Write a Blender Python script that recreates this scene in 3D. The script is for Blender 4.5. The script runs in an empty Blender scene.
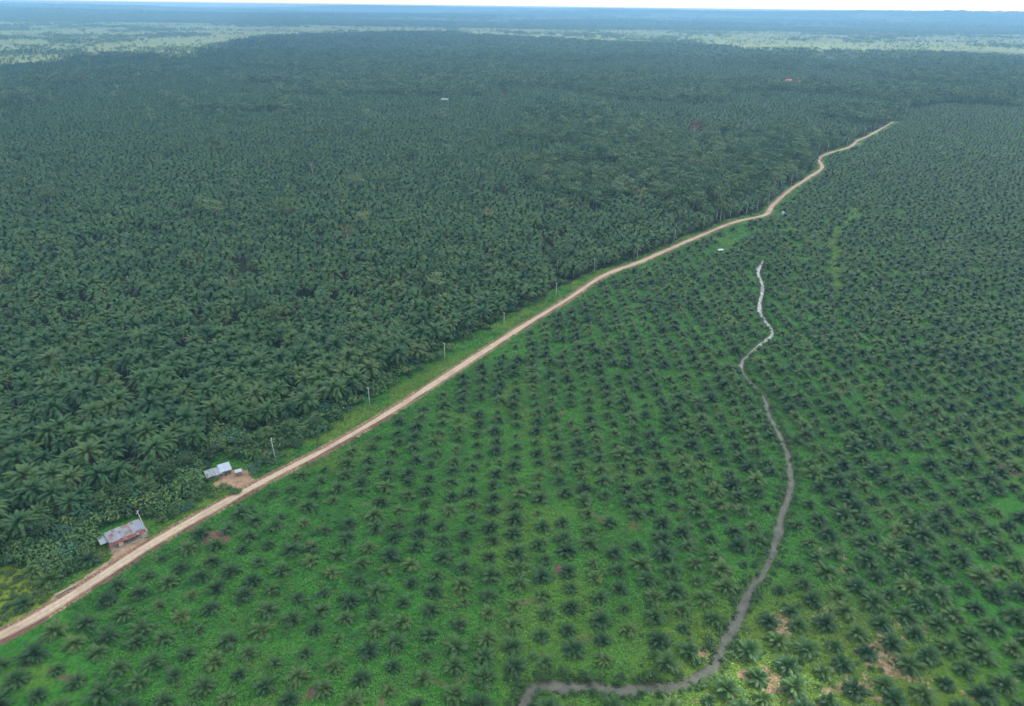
import bpy, math, random
import numpy as np
from mathutils import Matrix, Vector

R = random.Random(7)
NR = np.random.default_rng(11)
sc = bpy.context.scene
C = sc.collection
W, HT = 1024, 706
F = 700.0                      # focal length in pixels
H = 165.0                      # height of the drone
PITCH = math.atan((353 - 7) / F)
ROLL = math.radians(0.67)

# ------------------------------------------------------------------ camera
cr, sr = math.cos(ROLL), math.sin(ROLL)
fwd = np.array([0, math.cos(PITCH), -math.sin(PITCH)])
up0 = np.array([0, math.sin(PITCH), math.cos(PITCH)])
rt0 = np.array([1.0, 0, 0])
rt = cr * rt0 + sr * up0
up = -sr * rt0 + cr * up0
cam_d = bpy.data.cameras.new('camera')
cam = bpy.data.objects.new('camera', cam_d)
C.objects.link(cam)
M = Matrix.Identity(4)
for i in range(3):
    M[i][0], M[i][1], M[i][2] = rt[i], up[i], -fwd[i]
M[2][3] = H
cam.matrix_world = M
cam_d.sensor_width = 36
cam_d.lens = 36 * F / W
cam_d.clip_start = 1
cam_d.clip_end = 90000
sc.camera = cam


def G(px, py, z=0.0):
    """pixel of the survey photograph -> point on the ground plane"""
    d = fwd + rt * ((px - 512) / F) + up * ((353 - py) / F)
    t = (H - z) / -d[2]
    return np.array([d[0] * t, d[1] * t])


def PX(x, y, z=0.0):
    x = np.asarray(x, float); y = np.asarray(y, float)
    v = np.stack([x, y, np.zeros_like(x) + z - H], -1)
    dz = v @ fwd
    dz2 = np.where(dz < 1, 1, dz)
    return 512 + F * (v @ rt) / dz2, 353 - F * (v @ up) / dz2, dz


# ------------------------------------------------------------------ noise
_tab = NR.random((256, 256))


def vnoise(x, y):
    xi = np.floor(x).astype(int); yi = np.floor(y).astype(int)
    fx = x - xi; fy = y - yi
    fx = fx * fx * (3 - 2 * fx); fy = fy * fy * (3 - 2 * fy)
    a = _tab[xi & 255, yi & 255]; b = _tab[(xi + 1) & 255, yi & 255]
    c = _tab[xi & 255, (yi + 1) & 255]; d = _tab[(xi + 1) & 255, (yi + 1) & 255]
    return (a * (1 - fx) + b * fx) * (1 - fy) + (c * (1 - fx) + d * fx) * fy


def fbm(x, y, s, o=4, seed=0):
    t = 0; a = 1; n = 0
    for k in range(o):
        t = t + a * vnoise(x / s + 17.3 * k + seed * 31.7, y / s + 9.1 * k + seed * 13.3)
        n += a; a *= .5; s /= 2.03
    return t / n


def sstep(a, b, x):
    t = np.clip((x - a) / (b - a), 0, 1)
    return t * t * (3 - 2 * t)


def pdist(x, y, P, want_side=False):
    """distance to polyline P (n,2); optional signed side and along parameter"""
    best = np.full(x.shape, 1e9); side = np.zeros(x.shape); par = np.zeros(x.shape)
    s0 = 0
    for k in range(len(P) - 1):
        a = P[k]; d = P[k + 1] - a; L = math.hypot(*d)
        t = np.clip(((x - a[0]) * d[0] + (y - a[1]) * d[1]) / (L * L), 0, 1)
        dx = x - a[0] - t * d[0]; dy = y - a[1] - t * d[1]
        r = np.hypot(dx, dy)
        m = r < best
        best = np.where(m, r, best)
        side = np.where(m, np.sign(d[0] * dy - d[1] * dx), side)
        par = np.where(m, s0 + t * L, par)
        s0 += L
    return (best, side, par) if want_side else best


def inpoly(x, y, P):
    n = len(P); c = np.zeros(np.shape(x), bool)
    for i in range(n):
        x1, y1 = P[i]; x2, y2 = P[i - 1]
        if y1 == y2: continue
        c ^= ((y1 > y) != (y2 > y)) & (x < (x2 - x1) * (y - y1) / (y2 - y1) + x1)
    return c


def smooth_line(px, n=6):
    P = np.array([G(*p[:2]) for p in px]); out = []
    Q = np.vstack([2 * P[0] - P[1], P, 2 * P[-1] - P[-2]])
    for k in range(1, len(Q) - 2):
        for t in np.arange(n) / n:
            a, b, c, d = Q[k - 1], Q[k], Q[k + 1], Q[k + 2]
            out.append(.5 * (2 * b + (c - a) * t + (2 * a - 5 * b + 4 * c - d) * t * t + (3 * b - a - 3 * c + d) * t ** 3))
    out.append(P[-1])
    return np.array(out)


# ------------------------------------------------------------------ layout surveyed from the photograph
ROAD_PX = [(-60, 662), (0, 636), (60, 603), (150, 545), (215, 508), (270, 478), (330, 447), (390, 412), (440, 380), (480, 354),
           (530, 322), (560, 304), (577, 293), (605, 275), (640, 262), (665, 251), (700, 236), (735, 222), (765, 215),
           (773, 205), (790, 190), (808, 178), (822, 168), (819, 159), (830, 153), (850, 147), (857, 141), (870, 135), (893, 122)]
ROAD = smooth_line(ROAD_PX, 5)
EDGE = np.array([G(*p) for p in [(893, 122), (903, 110), (950, 104), (1024, 108), (1150, 116), (1500, 140)]])
SPLIT = np.vstack([G(-400, 800)[None], ROAD, EDGE[1:]])
STREAM_PX = [(515, 722), (523, 704), (532, 688), (543, 683), (567, 685), (594, 684), (614, 689), (647, 685), (677, 684), (700, 674),
             (714, 662), (727, 637), (739, 617), (747, 595), (757, 580), (771, 558), (777, 537), (782, 513), (789, 493), (791, 477),
             (788, 452), (780, 434), (770, 416), (765, 397), (756, 386), (748, 378), (741, 366), (745, 357), (758, 345),
             (772, 334), (771, 327), (761, 313), (760, 301), (763, 286), (758, 271), (764, 259)]
STREAM = smooth_line(STREAM_PX, 4)

YARD_A = [(111, 549), (128, 541), (143, 536), (152, 539), (158, 543), (150, 551), (124, 566), (100, 580), (74, 596), (60, 604), (54, 596), (88, 575), (108, 562)]
YARD_B = [(214, 484), (222, 476), (232, 471), (240, 468), (249, 469), (250, 478), (262, 481), (268, 480), (256, 489), (246, 493), (237, 488), (219, 488)]
MATURE_EDGE = [(-400, 640), (-60, 582), (0, 557), (22, 546), (58, 525), (98, 505), (150, 480), (192, 453), (232, 440), (270, 430), (305, 424), (356, 404),
               (400, 374), (440, 348), (500, 320), (550, 293), (595, 271), (636, 258), (685, 237), (730, 219), (762, 212),
               (769, 203), (786, 189), (804, 177), (818, 167), (815, 157), (830, 151), (850, 145), (868, 134), (893, 121), (903, 110), (950, 104), (1024, 108), (1150, 116), (1500, 140),
               (1500, 14), (-400, 14)]
YELLOW_LAWN = [(-80, 640), (0, 632), (57, 600), (50, 588), (38, 576), (15, 566), (-30, 575), (-80, 600)]
SHRUBLAND = [(30, 585), (50, 548), (75, 515), (140, 482), (190, 455), (240, 436), (290, 424), (345, 408), (330, 432), (285, 455),
             (268, 468), (240, 482), (215, 500), (170, 522), (140, 540), (100, 560), (70, 590)]
BROADLEAF = [(520, 178), (560, 152), (610, 144), (650, 136), (700, 146), (760, 147), (812, 155), (812, 166), (796, 178), (775, 193), (760, 206),
             (742, 214), (700, 216), (668, 210), (650, 196), (600, 204), (560, 203), (530, 195)]


FRONT = np.array([G(*p) for p in [(-900, 120), (-200, 73), (0, 69), (60, 64), (110, 58), (190, 60), (222, 61), (208, 52), (240, 42), (290, 36), (400, 33), (512, 38), (640, 44), (760, 49), (900, 53), (1024, 57), (1500, 66)]])
FRONT = np.vstack([[[-9000, -4000]], [[-9000, 1500]], FRONT, [[9000, 3300]], [[9000, -4000]]])
CORNER = np.array([G(*p) for p in [(672, 760), (668, 712), (700, 668), (735, 648), (775, 640), (812, 655), (840, 682), (868, 715), (900, 760)]])


def in_front(X, Y):
    n = fbm(X, Y, 420, 4, 91) - .5
    m = fbm(X, Y, 420, 4, 97) - .5
    return inpoly(X + m * 300, Y + n * 330, FRONT)


_smx = STREAM[:, 0].min() - 12; _sMx = STREAM[:, 0].max() + 12
STREAM_R = STREAM


def height(x, y):
    x = np.asarray(x, float); y = np.asarray(y, float)
    h = (fbm(x, y, 90, 3, 1) - .5) * 3.0 + (fbm(x, y, 14, 2, 2) - .5) * .5
    dr = pdist(x, y, ROAD[::2]); ds = pdist(x, y, STREAM)
    h = h * sstep(5, 30, dr) * (.15 + .85 * sstep(3, 25, ds))
    for dx, dy in ((-1, 0), ):
        pass
    # drain beside the road, on the plantation side
    d2, side, _ = pdist(x, y, ROAD[::2], True)
    h = h - .9 * np.exp(-((d2 - 6.5) / 1.2) ** 2) * (side < 0) * (y < 520)
    wob = (vnoise(x / 3.1, y / 3.1) - .5) * 1.3
    h = h - 1.6 * (1 - sstep(.1 + 1.5 * vnoise(x / 14., y / 14.) ** 1.5 + .9 * (y < 165), 2.5 - .35 * (y > 172) - .25 * (y > 300), ds + wob))
    # the far country rises in low ridges
    far = sstep(3200, 12000, y)
    h = h + far * (fbm(x * .45, y, 2600, 4, 5) ** 2) * 200 + sstep(9000, 17000, y) * 50 * fbm(x * .4, y, 3800, 3, 8)
    return h


# ------------------------------------------------------------------ mesh helpers
def mesh_np(name, V, Fq, mats=(), mi=None, attrs=None, smooth=False, nv=4):
    me = bpy.data.meshes.new(name)
    V = np.asarray(V, np.float32); Fq = np.asarray(Fq, np.int32)
    nf = len(Fq)
    me.vertices.add(len(V)); me.vertices.foreach_set('co', V.ravel())
    me.loops.add(nf * nv); me.loops.foreach_set('vertex_index', Fq.ravel())
    me.polygons.add(nf)
    me.polygons.foreach_set('loop_start', np.arange(nf, dtype=np.int32) * nv)
    for m in mats: me.materials.append(m)
    if mi is not None: me.polygons.foreach_set('material_index', np.asarray(mi, np.int32))
    me.polygons.foreach_set('use_smooth', np.full(nf, smooth))
    for k, (dom, typ, arr) in (attrs or {}).items():
        a = me.attributes.new(k, typ, dom)
        a.data.foreach_set('value' if typ in ('FLOAT', 'INT') else 'color', np.asarray(arr).ravel())
    me.update(calc_edges=True)
    return me


def link(name, me, parent=None, loc=None, **props):
    o = bpy.data.objects.new(name, me); C.objects.link(o)
    if parent is not None: o.parent = parent
    if loc is not None: o.location = loc
    for k, v in props.items(): o[k] = v
    return o


class MB:
    """collects quads / tris / tubes / boxes with material indices into one mesh"""
    def __init__(s): s.v = []; s.f = []; s.m = []; s.n = 0

    def quads(s, V, m=0):
        V = np.asarray(V, float).reshape(-1, 4, 3); k = len(V)
        s.v.append(V.reshape(-1, 3)); s.f.append((np.arange(k * 4) + s.n).reshape(-1, 4)); s.m.append(np.full(k, m)); s.n += 4 * k

    def raw(s, V, Fq, m=0):
        V = np.asarray(V, float); Fq = np.asarray(Fq) + s.n
        s.v.append(V); s.f.append(Fq); s.m.append(np.full(len(Fq), m)); s.n += len(V)

    def tube(s, pts, rad, n=6, m=0, cap=True):
        pts = np.asarray(pts, float); k = len(pts)
        V = []
        for i in range(k):
            t = pts[min(i + 1, k - 1)] - pts[max(i - 1, 0)]
            t = t / (np.linalg.norm(t) + 1e-9)
            a = np.cross(t, [0, 1, 0.13]); a /= np.linalg.norm(a) + 1e-9
            b = np.cross(t, a)
            for j in range(n):
                w = 2 * math.pi * j / n
                V.append(pts[i] + rad[i] * (a * math.cos(w) + b * math.sin(w)))
        Fq = [[i * n + j, i * n + (j + 1) % n, (i + 1) * n + (j + 1) % n, (i + 1) * n + j] for i in range(k - 1) for j in range(n)]
        if cap:
            V.append(pts[-1]); V.append(pts[0]); e = len(V)
            for j in range(0, n, 2):
                Fq.append([(k - 1) * n + j, (k - 1) * n + (j + 1) % n, (k - 1) * n + (j + 2) % n, e - 2])
                Fq.append([(j + 2) % n, (j + 1) % n, j, e - 1])
        s.raw(V, Fq, m)

    def box(s, o, ax, ay, az, m=0):
        o, ax, ay, az = map(lambda q: np.asarray(q, float), (o, ax, ay, az))
        V = [o + i * ax + j * ay + k * az for k in (0, 1) for j in (0, 1) for i in (0, 1)]
        s.raw(V, [[0, 2, 3, 1], [4, 5, 7, 6], [0, 1, 5, 4], [2, 6, 7, 3], [0, 4, 6, 2], [1, 3, 7, 5]], m)

    def mesh(s, name, mats, smooth=False, attrs=None):
        return mesh_np(name, np.vstack(s.v), np.vstack(s.f), mats, np.concatenate(s.m), attrs, smooth)


# ------------------------------------------------------------------ materials
def mat(name):
    m = bpy.data.materials.new(name); m.use_nodes = True
    nt = m.node_tree; nt.nodes.clear()
    out = nt.nodes.new('ShaderNodeOutputMaterial'); b = nt.nodes.new('ShaderNodeBsdfPrincipled')
    nt.links.new(b.outputs[0], out.inputs[0])
    return m, nt, b, out


def ramp(nt, fac, stops, interp='LINEAR'):
    r = nt.nodes.new('ShaderNodeValToRGB'); r.color_ramp.interpolation = interp
    el = r.color_ramp.elements
    while len(el) < len(stops): el.new(.5)
    for e, (p, c) in zip(el, stops):
        e.position = p; e.color = (*c, 1)
    nt.links.new(fac, r.inputs[0])
    return r.outputs[0]


def noise(nt, scale, detail=4, vec=None, rough=.55):
    n = nt.nodes.new('ShaderNodeTexNoise'); n.inputs['Scale'].default_value = scale
    n.inputs['Detail'].default_value = detail; n.inputs['Roughness'].default_value = rough
    if vec is not None: nt.links.new(vec, n.inputs['Vector'])
    return n.outputs['Fac']


def mixc(nt, fac, a, b, mode='MIX'):
    n = nt.nodes.new('ShaderNodeMix'); n.data_type = 'RGBA'; n.blend_type = mode
    for sock, val in ((n.inputs[0], fac), (n.inputs[6], a), (n.inputs[7], b)):
        if hasattr(val, 'links') or isinstance(val, bpy.types.NodeSocket): nt.links.new(val, sock)
        elif isinstance(val, (int, float)): sock.default_value = val
        else: sock.default_value = (*val, 1)
    return n.outputs[2]


def attr(nt, name, out='Fac', typ='GEOMETRY'):
    n = nt.nodes.new('ShaderNodeAttribute'); n.attribute_name = name; n.attribute_type = typ
    return n.outputs[out]


def mathn(nt, op, a, b=None, clamp=False):
    n = nt.nodes.new('ShaderNodeMath'); n.operation = op; n.use_clamp = clamp
    for i, v in enumerate((a, b)):
        if v is None: continue
        if isinstance(v, (int, float)): n.inputs[i].default_value = v
        else: nt.links.new(v, n.inputs[i])
    return n.outputs[0]


def leaf_mat(name, cols, rough=.5, spec=.35, trans=.0):
    """leaf colour differs from plant to plant (object random) and leaf to leaf (mesh island random)"""
    m, nt, b, out = mat(name)
    oi = nt.nodes.new('ShaderNodeObjectInfo'); g = nt.nodes.new('ShaderNodeNewGeometry')
    f = mathn(nt, 'ADD', mathn(nt, 'MULTIPLY', oi.outputs['Random'], .72), mathn(nt, 'MULTIPLY', g.outputs['Random Per Island'], .28))
    n = len(cols)
    col = ramp(nt, f, [(i / (n - 1), c) for i, c in enumerate(cols)])
    nt.links.new(col, b.inputs['Base Color'])
    b.inputs['Roughness'].default_value = rough
    b.inputs['Specular IOR Level'].default_value = spec
    if trans:
        t = nt.nodes.new('ShaderNodeBsdfTranslucent'); mx = nt.nodes.new('ShaderNodeMixShader')
        nt.links.new(mixc(nt, .5, col, (.12, .2, .02)), t.inputs[0]); mx.inputs[0].default_value = trans
        nt.links.new(b.outputs[0], mx.inputs[1]); nt.links.new(t.outputs[0], mx.inputs[2]); nt.links.new(mx.outputs[0], out.inputs[0])
    return m


def plain(name, c1, c2, scale=2.0, rough=.8, spec=.3, metal=0, bump=0, coord='Object'):
    m, nt, b, out = mat(name)
    tc = nt.nodes.new('ShaderNodeTexCoord')
    n = noise(nt, scale, 5, tc.outputs[coord])
    nt.links.new(ramp(nt, n, [(.35, c1), (.65, c2)]), b.inputs['Base Color'])
    b.inputs['Roughness'].default_value = rough; b.inputs['Specular IOR Level'].default_value = spec; b.inputs['Metallic'].default_value = metal
    if bump:
        bn = nt.nodes.new('ShaderNodeBump'); bn.inputs['Strength'].default_value = bump; nt.links.new(n, bn.inputs['Height']); nt.links.new(bn.outputs[0], b.inputs['Normal'])
    return m


M_YFROND = leaf_mat('young_frond', [(.010, .040, .012), (.017, .058, .016), (.027, .078, .019), (.042, .100, .022), (.085, .145, .028)], .5, .25)
M_MFROND = leaf_mat('mature_frond', [(.011, .050, .017), (.022, .074, .022), (.034, .098, .025), (.050, .112, .028), (.08, .115, .032)], .5, .25)
M_DEAD = leaf_mat('dead_frond', [(.070, .048, .035), (.11, .075, .05), (.16, .11, .065)], .8, .15)
M_PTRUNK = plain('palm_trunk', (.07, .055, .04), (.14, .11, .075), 3, .9)
M_SPEAR = leaf_mat('spear_leaf', [(.10, .15, .06), (.16, .2, .08)], .5, .4)
M_SHRUB = leaf_mat('shrub_leaf', [(.012, .042, .012), (.022, .070, .018), (.040, .105, .024), (.085, .165, .030)], .5, .35)
M_TEALSHRUB = leaf_mat('bluish_leaf', [(.02, .085, .05), (.03, .11, .06), (.035, .12, .06)], .5, .35)
M_TREE = leaf_mat('broad_leaf', [(.018, .066, .027), (.036, .100, .036), (.075, .145, .050), (.16, .21, .09)], .55, .3)
M_OLIVE = leaf_mat('olive_leaf', [(.045, .10, .028), (.085, .14, .035)], .55, .3)
M_PALE = leaf_mat('pale_yellow_leaf', [(.10, .15, .05), (.17, .21, .07)], .55, .3)
M_RUSTLEAF = leaf_mat('rusty_leaf', [(.10, .05, .04), (.16, .08, .06)], .7, .2)
M_REDLEAF = leaf_mat('red_leaf', [(.13, .035, .03), (.2, .06, .05)], .7, .2)
M_BARK = plain('pale_bark', (.25, .22, .18), (.42, .39, .33), 1.2, .9)
M_DARKBARK = plain('dark_bark', (.08, .065, .05), (.16, .13, .1), 1.2, .9)
M_CONC = plain('concrete_pole', (.42, .43, .40), (.55, .55, .5), 1.5, .8)
M_STEEL = plain('galvanised_arm', (.3, .31, .32), (.4, .4, .4), 4, .5, .5, .5)
M_CERAMIC = plain('insulator_ceramic', (.5, .48, .45), (.6, .6, .58), 4, .3, .5)


# ground
def ground_mat():
    m, nt, b, out = mat('ground')
    tc = nt.nodes.new('ShaderNodeTexCoord'); P = tc.outputs['Object']
    fine = noise(nt, .9, 6, P, .65); mid = noise(nt, .09, 5, P); big = noise(nt, .012, 5, P)
    green = ramp(nt, fine, [(.3, (.012, .066, .010)), (.5, (.028, .130, .015)), (.72, (.058, .195, .024))])
    green2 = ramp(nt, fine, [(.3, (.022, .062, .016)), (.5, (.045, .12, .024)), (.72, (.09, .17, .035))])
    c = mixc(nt, ramp(nt, mid, [(.48, (0, 0, 0)), (.72, (.6, .6, .6))]), green, green2)
    yl = ramp(nt, fine, [(.3, (.07, .12, .015)), (.7, (.17, .235, .03))])
    c = mixc(nt, attr(nt, 'yellow'), c, yl)
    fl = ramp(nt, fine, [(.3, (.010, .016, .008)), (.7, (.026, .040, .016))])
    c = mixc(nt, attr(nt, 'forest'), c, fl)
    # open country far off: forest, and fields painted paler where the sun falls
    vl = nt.nodes.new('ShaderNodeTexVoronoi'); vl.inputs['Scale'].default_value = .05; nt.links.new(P, vl.inputs['Vector'])
    farc = ramp(nt, noise(nt, .02, 6, P, .75), [(.36, (.02, .045, .018)), (.52, (.06, .10, .03)), (.66, (.16, .19, .06))])
    fardark = ramp(nt, noise(nt, .02, 6, P, .75), [(.36, (.012, .03, .014)), (.66, (.04, .07, .025))])
    farc = mixc(nt, ramp(nt, noise(nt, .0014, 5, P), [(.46, (0, 0, 0)), (.54, (1, 1, 1))]), fardark, farc)
    c = mixc(nt, attr(nt, 'far'), c, farc)
    sunlit_fld = ramp(nt, noise(nt, .022, 7, P, .8), [(.36, (.075, .11, .04)), (.5, (.16, .19, .075)), (.68, (.30, .30, .13))])
    c = mixc(nt, mathn(nt, 'MULTIPLY', attr(nt, 'field'), .9), c, sunlit_fld)
    # bare soil, broken up by noise
    so = ramp(nt, noise(nt, .35, 6, P, .7), [(.3, (.17, .10, .065)), (.5, (.30, .20, .13)), (.7, (.42, .32, .22))])
    bm = mathn(nt, 'ADD', attr(nt, 'bare'), mathn(nt, 'MULTIPLY', mathn(nt, 'SUBTRACT', noise(nt, .9, 5, P, .75), .5), 1.4))
    c = mixc(nt, ramp(nt, bm, [(.44, (0, 0, 0)), (.58, (1, 1, 1))]), c, so)
    rd = ramp(nt, noise(nt, .8, 5, P, .7), [(.3, (.075, .045, .035)), (.7, (.19, .11, .085))])
    rm = mathn(nt, 'ADD', attr(nt, 'red'), mathn(nt, 'MULTIPLY', mathn(nt, 'SUBTRACT', noise(nt, 1.3, 5, P, .75), .5), 1.7))
    c = mixc(nt, ramp(nt, rm, [(.46, (0, 0, 0)), (.62, (1, 1, 1))]), c, rd)
    nt.links.new(c, b.inputs['Base Color'])
    b.inputs['Roughness'].default_value = .9; b.inputs['Specular IOR Level'].default_value = .15
    bn = nt.nodes.new('ShaderNodeBump'); bn.inputs['Strength'].default_value = .7; bn.inputs['Distance'].default_value = .6
    nt.links.new(fine, bn.inputs['Height']); nt.links.new(bn.outputs[0], b.inputs['Normal'])
    return m


# ------------------------------------------------------------------ ground sheet
def axis(lo, hi, step, far_lo, far_hi, g=1.07):
    mid = list(np.arange(lo, hi, step)); a = []; x = lo; s = step
    while x > far_lo:
        s *= g; x -= s; a.append(x)
    b = []; x = mid[-1]; s = step
    while x < far_hi:
        s *= g; x += s; b.append(x)
    return np.array(a[::-1] + mid + b)


gx = axis(-190, 265, 1.3, -26000, 26000, 1.065)
gy = axis(108, 560, 1.3, -1500, 27000, 1.03)
X, Y = np.meshgrid(gx, gy)
Z = height(X, Y)
ppx, ppy, pdz = PX(X, Y)


def region_masks(X, Y):
    """bare, red, yellow, forest, far masks at ground points"""
    wx = X + (fbm(X, Y, 9, 3, 21) - .5) * 9; wy = Y + (fbm(X, Y, 9, 3, 22) - .5) * 9
    px, py, dz = PX(wx, wy)
    d, side, par = pdist(X, Y, ROAD, True)
    ds = pdist(X, Y, STREAM)
    bare = np.zeros_like(X); red = np.zeros_like(X); yellow = np.zeros_like(X)
    ex, ey, _ = PX(X + (vnoise(X / 2.5, Y / 2.5) - .5) * 2.5, Y + (vnoise(X / 2.5 + 50, Y / 2.5) - .5) * 2.5)
    for poly in (YARD_A, YARD_B):
        bare = np.maximum(bare, inpoly(ex, ey, poly) * 1.0)
    # worn road edges
    n1 = fbm(X, Y, 22, 3, 6)
    red = np.maximum(red, (1 - sstep(2.6, 6.0, d)) * .85 * (side < 0) * sstep(.42, .62, fbm(X, Y, 11, 3, 6)))
    red = np.maximum(red, (1 - sstep(3.0, 5.0, d)) * .55)
    bare = np.maximum(bare, (1 - sstep(2.8, 4.6, d)) * .75)
    # sandy hollows at the lower right corner, scattered scars elsewhere
    n2 = fbm(wx, wy, 16, 3, 9)
    corner = sstep(215, 160, np.hypot((X - 75) * 1.0, (Y - 120) * 2.2) + 0 * X)
    cx, cy = G(815, 685)
    corner = sstep(75, 22, np.hypot(X - cx, (Y - cy) * 1.5))
    bare = np.maximum(bare, corner * sstep(.52, .68, fbm(wx, wy, 7, 3, 19)) * .68)
    right = sstep(30, 120, X) * sstep(330, 200, Y)
    bare = np.maximum(bare, right * sstep(.64, .80, fbm(wx, wy, 6, 3, 9)) * .55)
    n3 = fbm(X, Y, 7, 3, 14)
    red = np.maximum(red, sstep(.73, .80, n3) * .62 * (side < 0) * sstep(420, 300, Y))
    for (qx, qy, r) in ((217, 538, 5), (1008, 470, 5), (318, 692, 3), (560, 568, 2.5)):
        c = G(qx, qy); red = np.maximum(red, sstep(r * 1.5, r * .6, np.hypot(X - c[0], (Y - c[1]) * 1.2)))
    # stream banks
    red = np.maximum(red, (1 - sstep(1.6, 2.8, ds)) * .5)
    # yellow-green grass
    yellow = np.maximum(yellow, inpoly(ex, ey, YELLOW_LAWN) * 1.0)
    yellow = np.maximum(yellow, (side > 0) * (1 - sstep(9, 20, d)) * .55 * sstep(.3, .6, fbm(X, Y, 11, 3, 31)))
    n4 = fbm(wx, wy, 34, 3, 17)
    yellow = np.maximum(yellow, (side < 0) * sstep(.60, .76, n4) * .28)
    yellow = np.maximum(yellow, corner * .65)
    tr = np.array([G(*p) for p in [(839, 292), (833, 272), (835, 250), (832, 238), (845, 225), (858, 208)]])
    yellow = np.maximum(yellow, (1 - sstep(1, 4, pdist(wx, wy, tr))) * .5)
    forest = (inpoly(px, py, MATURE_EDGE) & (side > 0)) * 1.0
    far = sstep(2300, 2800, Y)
    field = sstep(1500, 2000, Y) * (~in_front(X, Y) & (Y < 6500)) if X.size else far  # field tone follows the sunlit zone, so sunlight is partly in the colour
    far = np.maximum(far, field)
    return dict(field=field, bare=bare, red=red, yellow=yellow, forest=forest, far=far)


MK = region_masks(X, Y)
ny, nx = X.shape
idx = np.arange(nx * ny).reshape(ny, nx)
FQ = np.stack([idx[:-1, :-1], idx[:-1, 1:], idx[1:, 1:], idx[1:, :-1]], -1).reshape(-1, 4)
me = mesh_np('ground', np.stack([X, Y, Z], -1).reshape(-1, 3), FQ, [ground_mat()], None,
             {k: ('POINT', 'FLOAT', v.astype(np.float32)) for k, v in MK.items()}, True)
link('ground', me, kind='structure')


# ------------------------------------------------------------------ road
def road_mat():
    m, nt, b, out = mat('dirt_road')
    tc = nt.nodes.new('ShaderNodeTexCoord'); P = tc.outputs['Object']
    u = attr(nt, 'across')
    n = noise(nt, .7, 6, P, .7); n2 = noise(nt, .08, 4, P)
    base = ramp(nt, n, [(.3, (.30, .23, .16)), (.5, (.44, .36, .26)), (.7, (.56, .48, .37))])
    # wheel tracks are packed paler, the crown and edges keep loose darker soil
    tr = mathn(nt, 'ABSOLUTE', mathn(nt, 'SUBTRACT', mathn(nt, 'ABSOLUTE', u), .42))
    trm = ramp(nt, mathn(nt, 'ADD', tr, mathn(nt, 'MULTIPLY', mathn(nt, 'SUBTRACT', n, .5), 1.1)), [(.14, (0, 0, 0)), (.5, (.75, .75, .75))])
    c = mixc(nt, trm, base, ramp(nt, n, [(.3, (.22, .15, .10)), (.7, (.38, .28, .20))]))
    c = mixc(nt, ramp(nt, n2, [(.5, (0, 0, 0)), (.7, (.6, .6, .6))]), c, (.26, .18, .13))
    nt.links.new(c, b.inputs['Base Color']); b.inputs['Roughness'].default_value = .9; b.inputs['Specular IOR Level'].default_value = .2
    bn = nt.nodes.new('ShaderNodeBump'); bn.inputs['Strength'].default_value = .5; bn.inputs['Distance'].default_value = .1
    nt.links.new(n, bn.inputs['Height']); nt.links.new(bn.outputs[0], b.inputs['Normal'])
    return m


def resample(P, step):
    seg = np.hypot(*np.diff(P, axis=0).T); s = np.concatenate([[0], np.cumsum(seg)])
    t = np.arange(0, s[-1], step)
    return np.stack([np.interp(t, s, P[:, 0]), np.interp(t, s, P[:, 1])], -1), t


RP, Rt = resample(ROAD, 2.2)
T = np.gradient(RP, axis=0); T /= np.hypot(T[:, 0], T[:, 1])[:, None]; N = np.stack([-T[:, 1], T[:, 0]], -1)
cols = [-1.12, -1, -.75, -.42, 0, .42, .75, 1, 1.12]
V = []; U = []
for k, (p, n) in enumerate(zip(RP, N)):
    hw = 1.5 + .35 * math.sin(Rt[k] / 31) + .5 * (float(vnoise(np.array(Rt[k] / 9.0), np.array(3.3))) - .5) + .6 * min(1, Rt[k] / 1600)
    for c in cols:
        w = hw * c + (.35 * (float(vnoise(np.array(Rt[k] / 2.3), np.array(c * 9.0 + 40))) - .5) if abs(c) >= 1 else 0)
        q = p + n * w
        z = .22 - .10 * (abs(abs(c) - .42) < .01) - (.45 if abs(c) > 1.05 else 0) - .06 * (abs(c) == 1)
        V.append((q[0], q[1], z)); U.append(c)
nc = len(cols); idx = np.arange(len(V)).reshape(-1, nc)
FQ = np.stack([idx[:-1, 1:], idx[:-1, :-1], idx[1:, :-1], idx[1:, 1:]], -1).reshape(-1, 4)
link('dirt_road', mesh_np('dirt_road', V, FQ, [road_mat()], None, {'across': ('POINT', 'FLOAT', np.array(U, np.float32))}, True), kind='structure')


# ------------------------------------------------------------------ stream
def water_mat():
    m, nt, b, out = mat('stream_water')
    tc = nt.nodes.new('ShaderNodeTexCoord'); P = tc.outputs['Object']
    n = noise(nt, .25, 4, P)
    deep = ramp(nt, n, [(.35, (.042, .048, .033)), (.65, (.095, .10, .068))])
    pale = ramp(nt, noise(nt, .9, 4, P), [(.3, (.22, .22, .22)), (.7, (.44, .44, .44))])
    nt.links.new(mixc(nt, attr(nt, 'silt'), deep, pale), b.inputs['Base Color'])
    b.inputs['Roughness'].default_value = .18; b.inputs['Specular IOR Level'].default_value = .5
    bn = nt.nodes.new('ShaderNodeBump'); bn.inputs['Strength'].default_value = .12; bn.inputs['Distance'].default_value = .1
    nt.links.new(noise(nt, 2.5, 3, P), bn.inputs['Height']); nt.links.new(bn.outputs[0], b.inputs['Normal'])
    return m


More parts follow.
